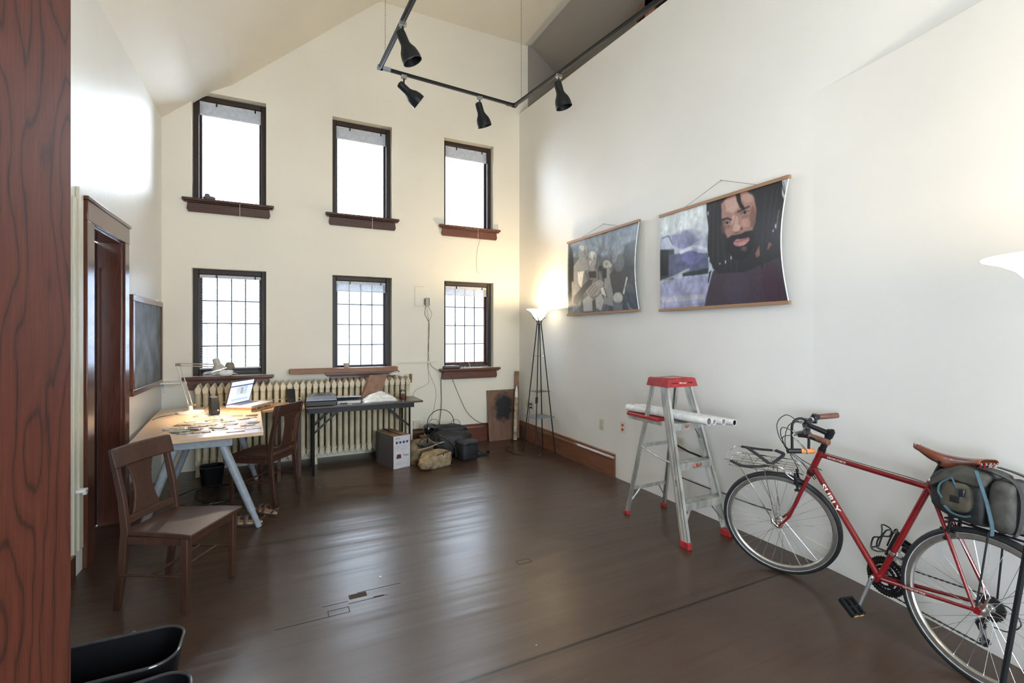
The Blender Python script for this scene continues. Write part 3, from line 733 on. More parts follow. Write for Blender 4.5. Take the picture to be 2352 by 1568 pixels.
floor_lamp(1.973, .481, 68.9, 'lit torchiere lamp cut off by the right edge of the photo, one black leg showing', 15, (1.2, .9425))
m = MB(); m.tube([(3.06, 5.50, .72), (3.06, 5.51, .64)], [.018, .018], 10); m.tube([(3.06, 5.50, .78), (3.062, 5.52, .30)], .003, 5)
m.build('lamp_switch', BLACKP, lamp1)
pts = spline([(3.06, 5.5, .3), (3.0, 5.3, .012), (2.75, 5.5, .008), (2.78, 5.85, .008), (3.05, 5.9, .01), (3.2, 6.0, .3), onX(1216, 925, 3.262)])
m = MB(); m.tube(pts, .004, 6); m.build('lamp_cord', BLACKP, lamp1)

# ================================================================ TRACK LIGHTING
tr = empty('lighting_track', (1.5, 4.3, 3.9)); tag(tr, 'black lighting track bent round the ceiling on thin hanging chains', 'lighting track')
A = Vector((.80, 4.27, 3.90)); B = Vector((2.17, 4.37, 3.90)); sl = .108
def armpt(P, Y): return Vector((P.x, Y, P.z-sl*(P.y-Y)))
for a, b in ((A, B), (armpt(A, -1.2), A), (armpt(B, -1.2), B)):
    m = MB(); d = (b-a).normalized(); m.beam(a, b, .036, .02); m.build('track_rail', plain('matte black track', (.008, .008, .009), .55, spec=.25), tr, bevel=.002)
    m = MB(); off = Vector((0, 0, -.0105)); m.beam(a+off, b+off, .010, .004); m.build('track_slot', BLACKP, tr)
for P, mt in ((A, GREYM), (B, BLACKM)):
    m = MB(); m.box(tuple(P), (.05, .05, .028)); m.bb(P.x, P.x+(.09 if P is A else -.09), P.y-.02, P.y+.02, P.z-.014, P.z+.012) if P is A else m.bb(P.x-.09, P.x, P.y-.02, P.y+.02, P.z-.014, P.z+.012)
    m.build('track_corner', mt, tr, bevel=.003)
def chain(p, top, name='hanging_chain'):
    m = MB(); n_ = int((top-p.z)/.03)
    for k in range(n_):
        z = p.z+.03*k; a = (1, 0, 0) if k % 2 else (0, 1, 0)
        m.tube([(p.x+a[0]*.004, p.y+a[1]*.004, z), (p.x, p.y, z+.018), (p.x-a[0]*.004, p.y-a[1]*.004, z), (p.x, p.y, z-.018)], .0014, 4, closed=True)
    m.build(name, plain('tarnished chain', (.22, .17, .12), .5, .6), tr, smooth=0)
pc = armpt(A, 4.05); chain(Vector((pc.x, pc.y, pc.z+.02)), 5.5)
pc = armpt(B, 4.22); chain(Vector((pc.x, pc.y, pc.z+.02)), 5.95)
pc = armpt(B, 1.5); chain(Vector((pc.x, pc.y, pc.z+.02)), 5.95); pc = armpt(A, 1.5); chain(Vector((pc.x, pc.y, pc.z+.02)), 5.5)
def spot(p, d, label):
    r = empty('track_spotlight', p); tag(r, label, 'spotlight', 'black spotlights hung from the track')
    p = Vector(p); m = MB(); m.box((p.x, p.y, p.z-.025), (.05, .03, .03)); m.cyl((p.x, p.y, p.z-.03), (p.x, p.y, p.z-.045), .016); m.build('track_adapter', plain('nickel adapter', (.35, .33, .30), .35, .8), r, bevel=.002)
    d = Vector(d).normalized(); j = p+Vector((0, 0, -.125)); m = MB(); m.tube([(p.x, p.y, p.z-.04), (p.x, p.y, p.z-.085), j+d*.0], .0075, 8); m.build('stem', BLACKM, r)
    base = j-d*.055; M = aim(base, d)
    prof = [(0, -.004), (.022, 0), (.032, .008), (.034, .03), (.034, .095), (.042, .118), (.060, .15), (.069, .185), (.071, .222), (.069, .222), (.066, .185), (.056, .152), (.038, .12), (.03, .09), (0, .088)]
    MB().lathe(prof, 32, M).build('lamp_head', BLACKM, r)
    MB().lathe([(.069, .2225), (.0715, .2235), (.0715, .227), (.069, .227)], 32, M).build('rim', STEEL if False else BLACKM, r)
    MB().lathe([(0, .15), (.03, .155), (.045, .165), (.05, .18)], 20, M).build('bulb', plain('unlit bulb glass', (.35, .35, .33), .15), r)
p1 = armpt(A, 3.42); spot(p1-Vector((0, 0, .0)), (.45, -.05, -1), 'topmost black track spotlight, on the left arm, pointing down to the right')
p2 = A.lerp(B, .155); spot(p2, (.95, .1, -.62), 'black spotlight left of centre on the front track, tilted sharply to the right')
p3 = A.lerp(B, .71); spot(p3, (.38, .1, -1), 'black spotlight near the right bend of the track, hanging lowest')
p4 = armpt(B, 3.51); spot(p4, (.30, -.05, -1), 'black spotlight on the right arm of the track before the white wall')
# ================================================================ BICYCLE  (local: x forward, y to its left = into the room, z up; origin under the rear hub)
Rw, Fw = Vector((2.78, .968, 0)), Vector((2.894, 2.0, 0))
ux = (Fw-Rw).normalized(); nn = Vector((ux.y, -ux.x, 0)); tl = rad(5)
wz = nn*math.sin(tl)+Vector((0, 0, math.cos(tl))); mm = nn*math.cos(tl)-Vector((0, 0, math.sin(tl)))
BM = basis(Rw, ux, -mm, wz)
bk = empty('bicycle', mat=BM); tag(bk, 'red touring bicycle with brown saddle and front rack leaning on the white wall', 'bicycle')
BL = dict(parent=bk, local=True)
P_ax = Vector((.8285, 0, .7835)); axd = Vector((-.377, 0, .926)).normalized()
ST = T(*P_ax) @ Matrix.Rotation(rad(34), 4, axd) @ T(*(-P_ax))
HF = Vector((1.045, 0, .338)); HR = Vector((0, 0, .338)); BB = Vector((.44, 0, .268))
TIRE = plain('black tire rubber', (.016, .016, .017), .55, 0, .1, 60, .2)
RIM = plain('silver rim', (.50, .49, .46), .28, .9)
def wheel(name, c, M, rear=False):
    def ringpts(R_, y, n=72): return [(c.x+R_*math.cos(2*PI*i/n), y, c.z+R_*math.sin(2*PI*i/n)) for i in range(n)]
    m = MB(M); m.tube(ringpts(.3225, 0), .0178, 12, closed=True); w_ = m.build(name, TIRE, **BL)
    P = dict(parent=w_, local=True)
    rings = []
    for i in range(72):
        a = 2*PI*i/72; ca, sa = math.cos(a), math.sin(a)
        rings.append([Vector((c.x+r_*ca, y, c.z+r_*sa)) for r_, y in ((.312, -.0125), (.312, .0125), (.292, .0125), (.286, .006), (.286, -.006), (.292, -.0125))])
    m = MB(M); m.loft(rings, closed=True); m.build('rim', RIM, **P)
    for s_ in (-1, 1):
        m = MB(M); rings = []
        for i in range(72):
            a = 2*PI*i/72; ca, sa = math.cos(a), math.sin(a)
            rings.append([Vector((c.x+r_*ca, y, c.z+r_*sa)) for r_, y in ((.3115, s_*.0140), (.3145, s_*.0158), (.3145, s_*.0168), (.3115, s_*.0150))])
        m.loft(rings, closed=True); m.build('reflective_stripe', plain('pale reflective stripe', (.42, .43, .45), .4), **P)
    m = MB(M); n = 32
    for i in range(n):
        s_ = 1 if i % 2 else -1; a = 2*PI*i/n; b = a+(1 if (i//2) % 2 else -1)*rad(68)
        m.tube([(c.x+.021*math.cos(b), s_*.030, c.z+.021*math.sin(b)), (c.x+.289*math.cos(a), s_*.002, c.z+.289*math.sin(a))], .0011, 4)
    m.build('spokes', STEEL, **P)
    m = MB(M @ T(*c) @ RX(90)); m.lathe([(0, -.058), (.006, -.058), (.006, -.048), (.013, -.045), (.013, -.036), (.026, -.034), (.026, -.028), (.014, -.024), (.013, .024), (.026, .028), (.026, .034), (.013, .036), (.013, .045), (.006, .048), (.006, .058), (0, .058)], 20)
    m.build('hub', plain('polished hub', (.6, .58, .55), .25, .9), **P)
    a = rad(205) if rear else rad(118)
    m = MB(M); m.tube([(c.x+.288*math.cos(a), 0, c.z+.288*math.sin(a)), (c.x+.245*math.cos(a), 0, c.z+.245*math.sin(a))], [.003, .0035], 8); m.build('valve', BLACKP, **P)
    m = MB(M); m.tube([(c.x, .056, c.z), (c.x-.02, .062, c.z+.03), (c.x-.035, .062, c.z+.075)] if rear else [(c.x, .056, c.z), (c.x+.03, .064, c.z+.03)], [.008, .006, .005] if rear else [.008, .005], 8); m.build('quick_release', CHROME, **P)
    return w_
wheel('rear_wheel', HR, Matrix.Identity(4), True); wheel('front_wheel', HF, ST)
# frame
HB, HT = Vector((.857, 0, .713)), Vector((.801, 0, .852)); SCL = Vector((.236, 0, .812))
ST_ax = (HT-HB).normalized()
m = MB(); m.cyl(HB, HT, .0185, 18); m.lathe([(.0185, 0), (.021, 0), (.021, .012), (.0185, .012)], 18, aim(HB, ST_ax)); m.lathe([(.0185, -.012), (.021, -.012), (.021, 0), (.0185, 0)], 18, aim(HT, ST_ax))
m.cyl(HT-ST_ax*.028, SCL-Vector((-.005, 0, .012)), .0145, 16); m.cyl(HB+ST_ax*.032, BB, .0160, 16)
m.cyl(BB, SCL+(SCL-BB).normalized()*.022, .0148, 16); m.tube([(BB.x, -.036, BB.z), (BB.x, .036, BB.z)], .021, 18)
for s_ in (-1, 1):
    m.tube([(BB.x-.01, s_*.02, BB.z), (.33, s_*.036, .285), (.06, s_*.064, .328), (.008, s_*.066, .336)], [.011, .0105, .008, .007], 12)
    m.tube([(SCL.x-.004, s_*.016, SCL.z-.012), (.17, s_*.036, .69), (.025, s_*.064, .37), (.012, s_*.066, .345)], [.008, .0085, .007, .006], 12)
    m.prism([(.022, .345), (.012, .322), (-.010, .322), (-.014, .345), (.0, .356)], s_*.066-.003, s_*.066+.003, basis((0, 0, 0), (1, 0, 0), (0, 0, 1), (0, 1, 0)))
m.tube([(.163, -.036, .662), (.163, .036, .662)], .007, 10); m.tube([(.365, -.03, .285), (.365, .03, .285)], .006, 8)
for p in ((.62, .0155, .475), (.58, .0155, .428)): m.tube([(p[0]+.011, 0, p[2]+.012), (p[0]+.017, 0, p[2]+.016)], .004, 6)
m.lathe([(.0148, 0), (.019, 0), (.019, .02), (.0148, .02)], 18, aim(SCL+(SCL-BB).normalized()*.004, SCL-BB))
fr = m.build('frame', REDP, **BL)
def wraptext(body, size, A, B, t, r, xs=1.0, up=1, bold=.0, y0=0.0, col=None):
    A, B = Vector(A), Vector(B); d = (B-A).normalized(); n_ = Vector((0, 1, 0)); u_ = n_.cross(d); c = A.lerp(B, t)
    o = text(body, 'frame_lettering', size, col or plain('cream lettering', (.80, .76, .68), .5), Matrix.Identity(4), fr, True, .0002, bold, xs)
    M = basis(c, d, u_, n_)
    bm = bmesh.new(); bm.from_mesh(o.data)
    for k in range(-8, 9): bmesh.ops.bisect_plane(bm, geom=bm.verts[:]+bm.edges[:]+bm.faces[:], plane_co=(0, k*.002, 0), plane_no=(0, 1, 0))
    bmesh.ops.triangulate(bm, faces=bm.faces[:]); bm.to_mesh(o.data); bm.free()
    for v in o.data.vertices:
        h = v.co.y; q = math.sin(h/r)*r; w_ = math.cos(h/r)*r+.0008+v.co.z*.3
        v.co = M @ Vector((v.co.x, q, w_))
wraptext('SURLY', .038, HB+ST_ax*.032, BB, .31, .0160, 1.45, bold=.0012)
wraptext('CROSS-CHECK', .014, HT-ST_ax*.028, SCL-Vector((-.005, 0, .012)), .20, .0145, 1.15, bold=.0003)
wraptext('FATTIES FIT FINE', .012, (.33, .036, .285), (.06, .064, .328), .30, .0105, 1.1)
# seat post, collar, saddle
SP = Vector((.176, 0, .935)); ax2 = (SCL-BB).normalized()
m = MB(); m.cyl(SCL, SCL+ax2*.125, .0132, 16); m.build('seatpost', BLACKM, **BL)
m = MB(); m.lathe([(.0150, 0), (.0195, 0), (.0195, .014), (.0150, .014)], 18, aim(SCL+ax2*.022, ax2)); m.tube([(SCL.x-.03, .012, SCL.z+.03), (SCL.x-.03, -.012, SCL.z+.03)], .006, 8); m.build('seat_clamp', CHROME, **BL)
m = MB(); N = 26
def sad(u, v):      # u 0 nose .. 1 tail, v -1..1
    x = .315-.300*u
    hw = .018+.052*(max(0, u-.30)/.70)**1.5*1.15+(.006 if u > .9 else 0)
    hw = min(hw, .074)
    zt_ = 1.003-.030*math.sin(PI*min(1, u*1.02))*.8 - .012*u
    drop = .030*(1-abs(u-.5)*1.2)+.022*math.exp(-((u-.48)/.16)**2)+.006
    a = abs(v); z = zt_-drop*(max(0, a-.55)/.45)**1.4-.004*a*a; y = hw*math.copysign(min(1, a*1.25), v)*(1-.06*max(0, a-.8)/.2)
    if u < .04: y *= (.4+.6*u/.04)
    return Vector((x, y, z))
m.grid(lambda i, j: sad(i, j*2-1), N, 16)
sa = m.build('saddle', LEATHER, solid=.005, sub=1, smooth=80, **BL)
P = dict(parent=sa, local=True)
for s_ in (-1, 1):
    m = MB(); m.tube(spline([(.295, s_*.008, .975), (.22, s_*.018, .938), (.15, s_*.022, .936), (.06, s_*.03, .945), (.03, s_*.045, .963)]), .0035, 8); m.build('saddle_rail', BLACKM, **P)
m = MB()
for y in (-.055, -.02, .02, .055): m.tube([(.022, y, .972), (.026, y*.9, .952)], .004, 6)
m.build('tail_bracket', REDP, **P)
m = MB()
for k in range(5): m.lathe([(0, .003), (.004, .002), (.005, 0)], 8, T(.012+abs(k-2)*.002, (k-2)*.03, .972) @ RY(-70))
for y in (-.014, .014): m.lathe([(0, .003), (.004, .002), (.005, 0)], 8, T(.298, y, 1.0))
m.build('rivets', STEEL, **P)
m = MB(); m.box((.178, 0, .935), (.045, .05, .02)); m.build('saddle_clamp', BLACKM, bevel=.004, **BL)
# crankset
def disc_ring(m, c, r, teeth, th, inner, y):
    pts = []
    for i in range(teeth*2):
        a = PI*i/teeth; q = r if i % 2 else r-.006; pts.append((c.x+q*math.cos(a), c.z+q*math.sin(a)))
    n = len(pts); vs = []; fs = []
    for yy in (y, y-th):
        vs += [(x, yy, z) for x, z in pts]+[(c.x+inner*math.cos(PI*i/teeth), yy, c.z+inner*math.sin(PI*i/teeth)) for i in range(n)]
    for i in range(n):
        j = (i+1) % n
        fs += [(i, j, n+j, n+i), (2*n+i, 3*n+i, 3*n+j, 2*n+j), (i, 2*n+i, 2*n+j, j), (n+i, n+j, 3*n+j, 3*n+i)]
    m.add(vs, fs)
ck = MB(); disc_ring(ck, BB, .102, 48, .003, .078, -.052); 
ring = ck.build('chainring', BLACKM, smooth=0, **BL)
for r_, t_, i_, y in ((.082, 36, .062, -.045), (.060, 26, .042, -.038)):
    ck = MB(); disc_ring(ck, BB, r_, t_, .003, i_, y); ck.build('chainring', BLACKM, smooth=0, **BL)
m = MB()
for k in range(5): a = rad(20+72*k); m.beam((BB.x, -.050, BB.z), (BB.x+.085*math.cos(a), -.050, BB.z+.085*math.sin(a)), .014, .008, (0, 1, 0))
m.build('chainring_spider', BLACKM, **BL)
dA = Vector((.047, 0, -.165)).normalized()
for s_, dd in ((1, dA), (-1, -dA)):
    A = BB+Vector((0, s_*.062, 0)); B = A+dd*.172+Vector((0, s_*.010, 0)); rings = []
    M_ = aim(A, B-A, (0, 1, 0)); L_ = (B-A).length; m = MB(M_)
    for z, a, b in ((-.016, .006, .006), (-.010, .014, .009), (0, .016, .010), (.03, .0125, .0085), (.12, .010, .007), (.165, .012, .007), (.18, .010, .006), (.186, .004, .004)):
        rings.append([Vector((b*math.cos(2*PI*k/16), a*math.sin(2*PI*k/16), z)) for k in range(16)])
    m.loft(rings); cr = m.build('crank_arm', plain('grey forged alloy', (.42, .42, .42), .35, .8), **BL)
    m = MB(); m.tube([A+Vector((0, s_*.004, 0)), A+Vector((0, s_*.013, 0))], .009, 14); m.build('crank_bolt', BLACKM, cr, local=True)
    C = B+Vector((0, s_*.055, 0)); rt = T(*C) @ RY(-35 if s_ > 0 else -20)
    m = MB(rt); m.cyl((0, -s_*.055, 0), (0, s_*.045, 0), .007)
    for x in (-.042, .042): m.bb(x-.005, x+.005, -.045, .045, -.012, .012)
    for y in (-.043, 0, .043): m.bb(-.042, .042, y-.005, y+.005, -.012, .012)
    for k in range(6): m.bb(-.047 if k % 2 else .040, -.040 if k % 2 else .047, -.04+k*.014, -.034+k*.014, -.016, .016)
    pd = m.build('pedal', BLACKM, bevel=.002, **BL)
    for x in (-.0475, .0475):
        m = MB(rt); m.bb(x-.001, x+.001, -.034, -.006, -.006, .006); m.build('pedal_reflector', plain('amber reflector', (.75, .45, .12), .2), pd, local=True)
        m = MB(rt); m.bb(x-.001, x+.001, .006, .034, -.006, .006); m.build('pedal_reflector', MATS['amber reflector'], pd, local=True)
# cassette, chain, derailleurs
m = MB()
for k in range(8): r_ = .056-.0035*k; disc_ring(m, HR, r_, int(r_*420), .0016, .012, -.026-k*.004)
m.build('cassette', plain('dark steel sprocket', (.05, .05, .052), .35, .7), smooth=0, **BL)
y_ = -.045; JU = Vector((.035, y_, .245)); JL = Vector((.022, y_, .178))
def chainpts():
    up = [(.44+.080*math.cos(rad(a)), y_, .268+.080*math.sin(rad(a))) for a in range(95, -91, -15)]   # front ring, round the front
    lo = [(.03, y_, .160)]
    arc1 = [(JL.x+.02*math.cos(rad(a)), y_, JL.z+.02*math.sin(rad(a))) for a in range(-90, -271, -45)]
    arc2 = [(JU.x+.02*math.cos(rad(a)), y_, JU.z+.02*math.sin(rad(a))) for a in range(-60, 91, 50)]
    arc3 = [(HR.x+.046*math.cos(rad(a)), y_, HR.z+.046*math.sin(rad(a))) for a in range(-80, -271, -38)]
    return up+arc1+arc2+arc3
cp = chainpts(); m = MB(); pts = []
cp.append(cp[0])
acc = []
for a, b in zip(cp, cp[1:]):
    a, b = Vector(a), Vector(b); n_ = max(1, round((b-a).length/.0125))
    acc += [a.lerp(b, i/n_) for i in range(n_)]
for i, p in enumerate(acc):
    q = acc[(i+1) % len(acc)]; d = (q-p)
    if d.length > 1e-5: m.beam(p-d*.05, q+d*.05, .003 if i % 2 else .006, .008 if i % 2 else .0085, (0, 1, 0))
m.build('chain', plain('oily chain steel', (.07, .065, .06), .4, .7), smooth=0, **BL)
m = MB()
for c in (JU, JL): disc_ring(m, c, .021, 11, .004, .006, y_+.002)
m.build('jockey_wheels', BLACKP, smooth=0, **BL)
m = MB(); m.beam(JU+Vector((.0, .008, .012)), JL+Vector((0, .008, -.012)), .003, .026, (0, 1, 0)); m.beam(JU+Vector((.0, -.010, .012)), JL+Vector((0, -.010, -.012)), .003, .026, (0, 1, 0)); m.beam((-.002, -.068, .325), (.03, -.058, .262), .016, .022, (0, 1, 0)); m.beam((.03, -.07, .268), (.06, -.06, .245), .02, .02, (0, 1, 0))
m.build('rear_derailleur', plain('grey derailleur', (.20, .20, .21), .35, .7), bevel=.002, **BL)
m = MB(); m.beam((.385, -.045, .40), (.345, -.047, .355), .004, .03, (0, 1, 0)); m.beam((.385, -.060, .40), (.345, -.062, .355), .004, .03, (0, 1, 0)); m.beam((.385, -.06, .40), (.372, .0, .42), .02, .02); m.lathe([(.015, 0), (.019, 0), (.019, .018), (.015, .018)], 16, aim(BB.lerp(SCL, .26), SCL-BB))
m.build('front_derailleur', STEEL, bevel=.001, **BL)
# bottle cage
m = MB(); ca = BB.lerp(SCL, .22); sx = (SCL-BB).normalized(); fx = Vector((sx.z, 0, -sx.x))
def cg(a, b, y): return ca+sx*a+fx*(b+.022)+Vector((0, y, 0))
m.beam(cg(.0, .0, 0), cg(.15, .0, 0), .014, .006, (0, 1, 0))
for s_ in (-1, 1):
    m.tube(spline([cg(.02, .004, s_*.006), cg(.0, .03, s_*.03), cg(-.005, .062, s_*.022), cg(.05, .072, s_*.025), cg(.085, .04, s_*.036), cg(.12, .05, s_*.034), cg(.13, .072, s_*.012), cg(.13, .074, 0)]), .004, 8)
    m.tube(spline([cg(.14, .0, s_*.004), cg(.14, .028, s_*.032), cg(.10, .035, s_*.037), cg(.03, .03, s_*.034)]), .004, 8)
m.tube([cg(-.005, .062, -.022), cg(-.005, .062, .022)], .004, 8)
m.build('bottle_cage', BLACKP, **BL)
# fork (turns with the bars)
m = MB(ST); CR = Vector((.868, 0, .688)); m.cyl(CR, HB, .019, 16); m.tube([(CR.x, -.036, CR.z), (CR.x, .036, CR.z)], .013, 12)
for s_ in (-1, 1): m.tube(spline([(CR.x, s_*.035, CR.z+.004), (.905, s_*.042, .60), (.955, s_*.05, .475), (.99, s_*.053, .40), (1.045, s_*.054, .338)], 5), [.014]*5+[.0135]*5+[.012]*5+[.009]*5+[.007], 14, flat=.85)
m.build('fork', REDP, **BL)
m = MB(); m.cyl(HT, HT+axd*.015, .021, 18); m.lathe([(.019, -.016), (.022, -.016), (.022, -.002), (.019, -.002)], 18, aim(HB, axd)); m.build('headset', BLACKM, **BL)
m = MB(ST); m.cyl(HT+axd*.015, HT+axd*.105, .0175, 18); hc = HT+axd*.118; m.tube([hc-axd*.022, hc+axd*.022], .022, 18); 
bc = Vector((.872, 0, 1.008)); m.tube([hc, hc.lerp(bc, .9)], [.017, .014], 14); m.tube([(bc.x, -.026, bc.z), (bc.x, .026, bc.z)], .021, 18)
for k in range(8): a = 2*PI*k/8; m.tube([hc+axd*.02+Vector((.012*math.cos(a), .016*math.sin(a), 0)), hc+axd*.028+Vector((.012*math.cos(a), .016*math.sin(a), 0))], .005, 6)
m.build('stem', BLACKM, bevel=.001, **BL)
bar = [(bc.x, y, bc.z) for y in (-.06, .06)]
bp = spline([(.745, -.272, 1.0), (.835, -.20, 1.002), (.872, -.07, 1.008), (.872, .07, 1.008), (.835, .20, 1.002), (.745, .272, 1.0)])
m = MB(ST); m.tube(bp, .0125, 14); m.build('handlebar', BLACKM, **BL)
for s_ in (-1, 1):
    a, b = Vector((.833, s_*.201, 1.002)), Vector((.737, s_*.279, 1.0)); m = MB(ST); m.tube([a, a.lerp(b, .05), a.lerp(b, .5), a.lerp(b, .95), b, b], [.0155, .0165, .0175, .0170, .0155, .001], 18); m.build('handlebar_grip', GRIPM, **BL)
    m = MB(ST); m.tube([(.838, s_*.197, 1.003), (.858, s_*.150, 1.005)], .020, 16); m.bb(.835, .90, min(s_*.135, s_*.165), max(s_*.135, s_*.165), .975, 1.0); lv = m.build('shifter', BLACKP, bevel=.004, **BL)
    m = MB(ST); m.tube([(.862, s_*.128, 1.005), (.866, s_*.108, 1.005)], .017, 14); m.beam((.87, s_*.12, 1.0), (.915, s_*.115, .985), .02, .018); m.tube([(.915, s_*.115, .988), (.93, s_*.10, .99)], .008, 10); m.build('brake_mount', plain('silver brake mount', (.5, .5, .5), .3, .8), bevel=.002, **BL)
    m = MB(ST); m.tube(spline([(.915, s_*.118, .985), (.925, s_*.14, .972), (.885, s_*.195, .950), (.850, s_*.235, .925), (.845, s_*.250, .915)]), .0048, 8, flat=1.4); m.build('brake_lever', CHROME, **BL)
    m = MB(ST); m.tube([(.85, s_*.15, 1.02), (.85, s_*.15, 1.034)], .013, 12); m.build('gear_indicator', BLACKP, **BL)
# cables
def cable(name, pts, M=ST, r=.0027): m = MB(M); m.tube(spline(pts, 6), r, 6); m.build(name, BLACKP, **BL)
cable('brake_cable', [(.93, .10, .99), (1.0, .04, .985), (1.01, .0, .90), (.94, .015, .76), (.925, .0, .70)])
cable('brake_cable', [(.93, -.10, .99), (.99, -.06, 1.04), (1.03, .02, 1.0), (1.0, .06, .90), (.90, .05, .80), (.80, .03, .74)], ST)
cable('gear_cable', [(.90, .15, .985), (.99, .09, .94), (.97, .05, .84), (.88, .035, .76), (.83, .025, .68)])
cable('gear_cable', [(.90, -.15, .985), (.98, -.07, .97), (.985, .03, .86), (.90, .03, .77), (.84, .02, .67)])
cable('top_tube_cable', [(.785, .0, .845), (.72, .006, .8415), (.5, .006, .832), (.27, .006, .821), (.215, .010, .79), (.17, .0, .70)], Matrix.Identity(4), .002)
cable('derailleur_cable', [(.03, -.06, .34), (-.04, -.07, .36), (-.085, -.07, .31), (-.05, -.06, .26), (.0, -.06, .252)], Matrix.Identity(4))
# brakes
for nm, M_, cx, cz, fy in (('front_brake', ST, .915, .655, .045), ('rear_brake', Matrix.Identity(4), .150, .655, .042)):
    for s_ in (-1, 1):
        m = MB(M_); dx = .03 if nm[0] == 'f' else -.028
        m.beam((cx+dx*.4, s_*fy, cz-.06), (cx+dx*.9, s_*.034, cz+.045), .012, .014, (0, 1, 0)); m.tube([(cx, s_*fy, cz-.06), (cx+dx, s_*fy, cz-.06)], .008, 10)
        m.bb(cx+dx*.2-.03, cx+dx*.2+.03, min(s_*.018, s_*.028), max(s_*.018, s_*.028), cz-.012-.02, cz+.002-.02)
        m.tube([(cx+dx*.5, s_*.024, cz-.022), (cx+dx*.5, s_*.055, cz-.022)], .007, 10)
        m.build(nm, BLACKM, bevel=.002, **BL)
# front rack
rk = MB(ST); W3 = .0042
def rp(x, y, z=.735): return (x, y, z)
RKZ = .728; fx0, fx1 = .945, 1.315
rk.tube(spline([(fx0, -.105, RKZ), (fx0+.02, -.118, RKZ), (1.1, -.12, RKZ), (fx1-.03, -.118, RKZ), (fx1, -.08, RKZ), (fx1+.008, 0, RKZ), (fx1, .08, RKZ), (fx1-.03, .118, RKZ), (1.1, .12, RKZ), (fx0+.02, .118, RKZ), (fx0, .105, RKZ)], 5), W3, 8)
rk.tube([(fx0, -.105, RKZ), (fx0, .105, RKZ)], W3, 8)
rk.tube(spline([(fx0-.01, -.13, RKZ-.03), (fx0+.03, -.13, RKZ+.0), (fx0+.06, -.13, RKZ+.035), (1.15, -.13, RKZ+.04), (fx1-.01, -.13, RKZ+.04), (fx1+.01, -.11, RKZ+.04), (fx1+.02, 0, RKZ+.04), (fx1+.01, .11, RKZ+.04), (fx1-.01, .13, RKZ+.04), (1.15, .13, RKZ+.04), (fx0+.06, .13, RKZ+.035), (fx0+.03, .13, RKZ+.0), (fx0-.01, .13, RKZ-.03)], 4), W3, 8)
for y in (-.06, -.02, .02, .06): rk.tube([(fx0, y, RKZ), (fx1, y, RKZ)], .003, 6)
for x in (1.0, 1.08, 1.17, 1.25): rk.tube([(x, -.12, RKZ-.004), (x, .12, RKZ-.004)], .003, 6)
for x in (1.02, 1.25):
    for s_ in (-1, 1): rk.tube([(x, s_*.12, RKZ), (x, s_*.13, RKZ+.04)], .003, 6)
fk = rk.build('front_rack', CHROME, **BL)
for s_ in (-1, 1):
    for x0_, x1_ in ((1.235, 1.075), (1.095, 1.05)):
        m = MB(ST); m.tube([(x0_, s_*.118, RKZ-.003), (x1_+.004, s_*.075, .40), (x1_, s_*.064, .352)], .0036, 8); m.build('rack_strut', CHROME, fk, local=True)
m = MB(ST); m.tube([(fx0, -.07, RKZ), (.90, -.02, .69)], .003, 6); m.tube([(fx0, .07, RKZ), (.90, .02, .69)], .003, 6); m.build('rack_stay', CHROME, fk, local=True)
STRAP = plain('black nylon strap', (.02, .02, .022), .7, 0, .2, 50)
for nm, pts in (('rack_strap', [(1.29, .125, RKZ+.03), (1.22, .135, RKZ+.012), (1.12, .13, RKZ+.02), (1.06, .10, RKZ+.03)]),
                ('rack_strap', [(1.28, -.12, RKZ+.045), (1.18, -.125, RKZ+.04), (1.09, -.12, RKZ+.045)]),
                ('rack_strap', [(1.06, .10, RKZ+.03), (1.05, .0, RKZ+.02), (1.02, -.08, RKZ+.04), (1.07, -.125, RKZ+.045)]),
                ('rack_strap', [(1.06, .11, RKZ+.035), (1.16, .0, RKZ+.05), (1.24, -.10, RKZ+.05)])):
    m = MB(ST); m.tube(spline(pts, 6), .013, 8, flat=.55); m.build(nm, STRAP, fk, local=True)
# U-lock hanging on the left side of the bars
lm = Vector((2.868, 1.838, .845)); lx = Vector((.89, -.46, 0)).normalized()
M_ = basis(lm, lx, Vector((0, 0, 1)).cross(lx), (0, 0, 1))
lk = empty('bicycle_lock', mat=M_); tag(lk, 'black U-shaped bicycle lock with an orange half hanging below the handlebar', 'bicycle lock')
m = MB(); pts = [(-.05, 0, 0), (-.052, 0, .12)]+[(-.052*math.cos(rad(a)), 0, .14+.052*math.sin(rad(a))) for a in range(0, 181, 20)]+[(.052, 0, .12), (.05, 0, 0)]
m.tube(pts, .0075, 12); m.build('shackle', BLACKM, lk, local=True)
m = MB(); m.cyl((-.078, 0, -.008), (0, 0, -.008), .0155, 18); m.build('lock_body', BLACKP, lk, local=True)
m = MB(); m.cyl((0, 0, -.008), (.08, 0, -.008), .0160, 18); m.build('lock_sleeve', plain('orange lock sleeve', (.75, .26, .07), .45), lk, local=True)

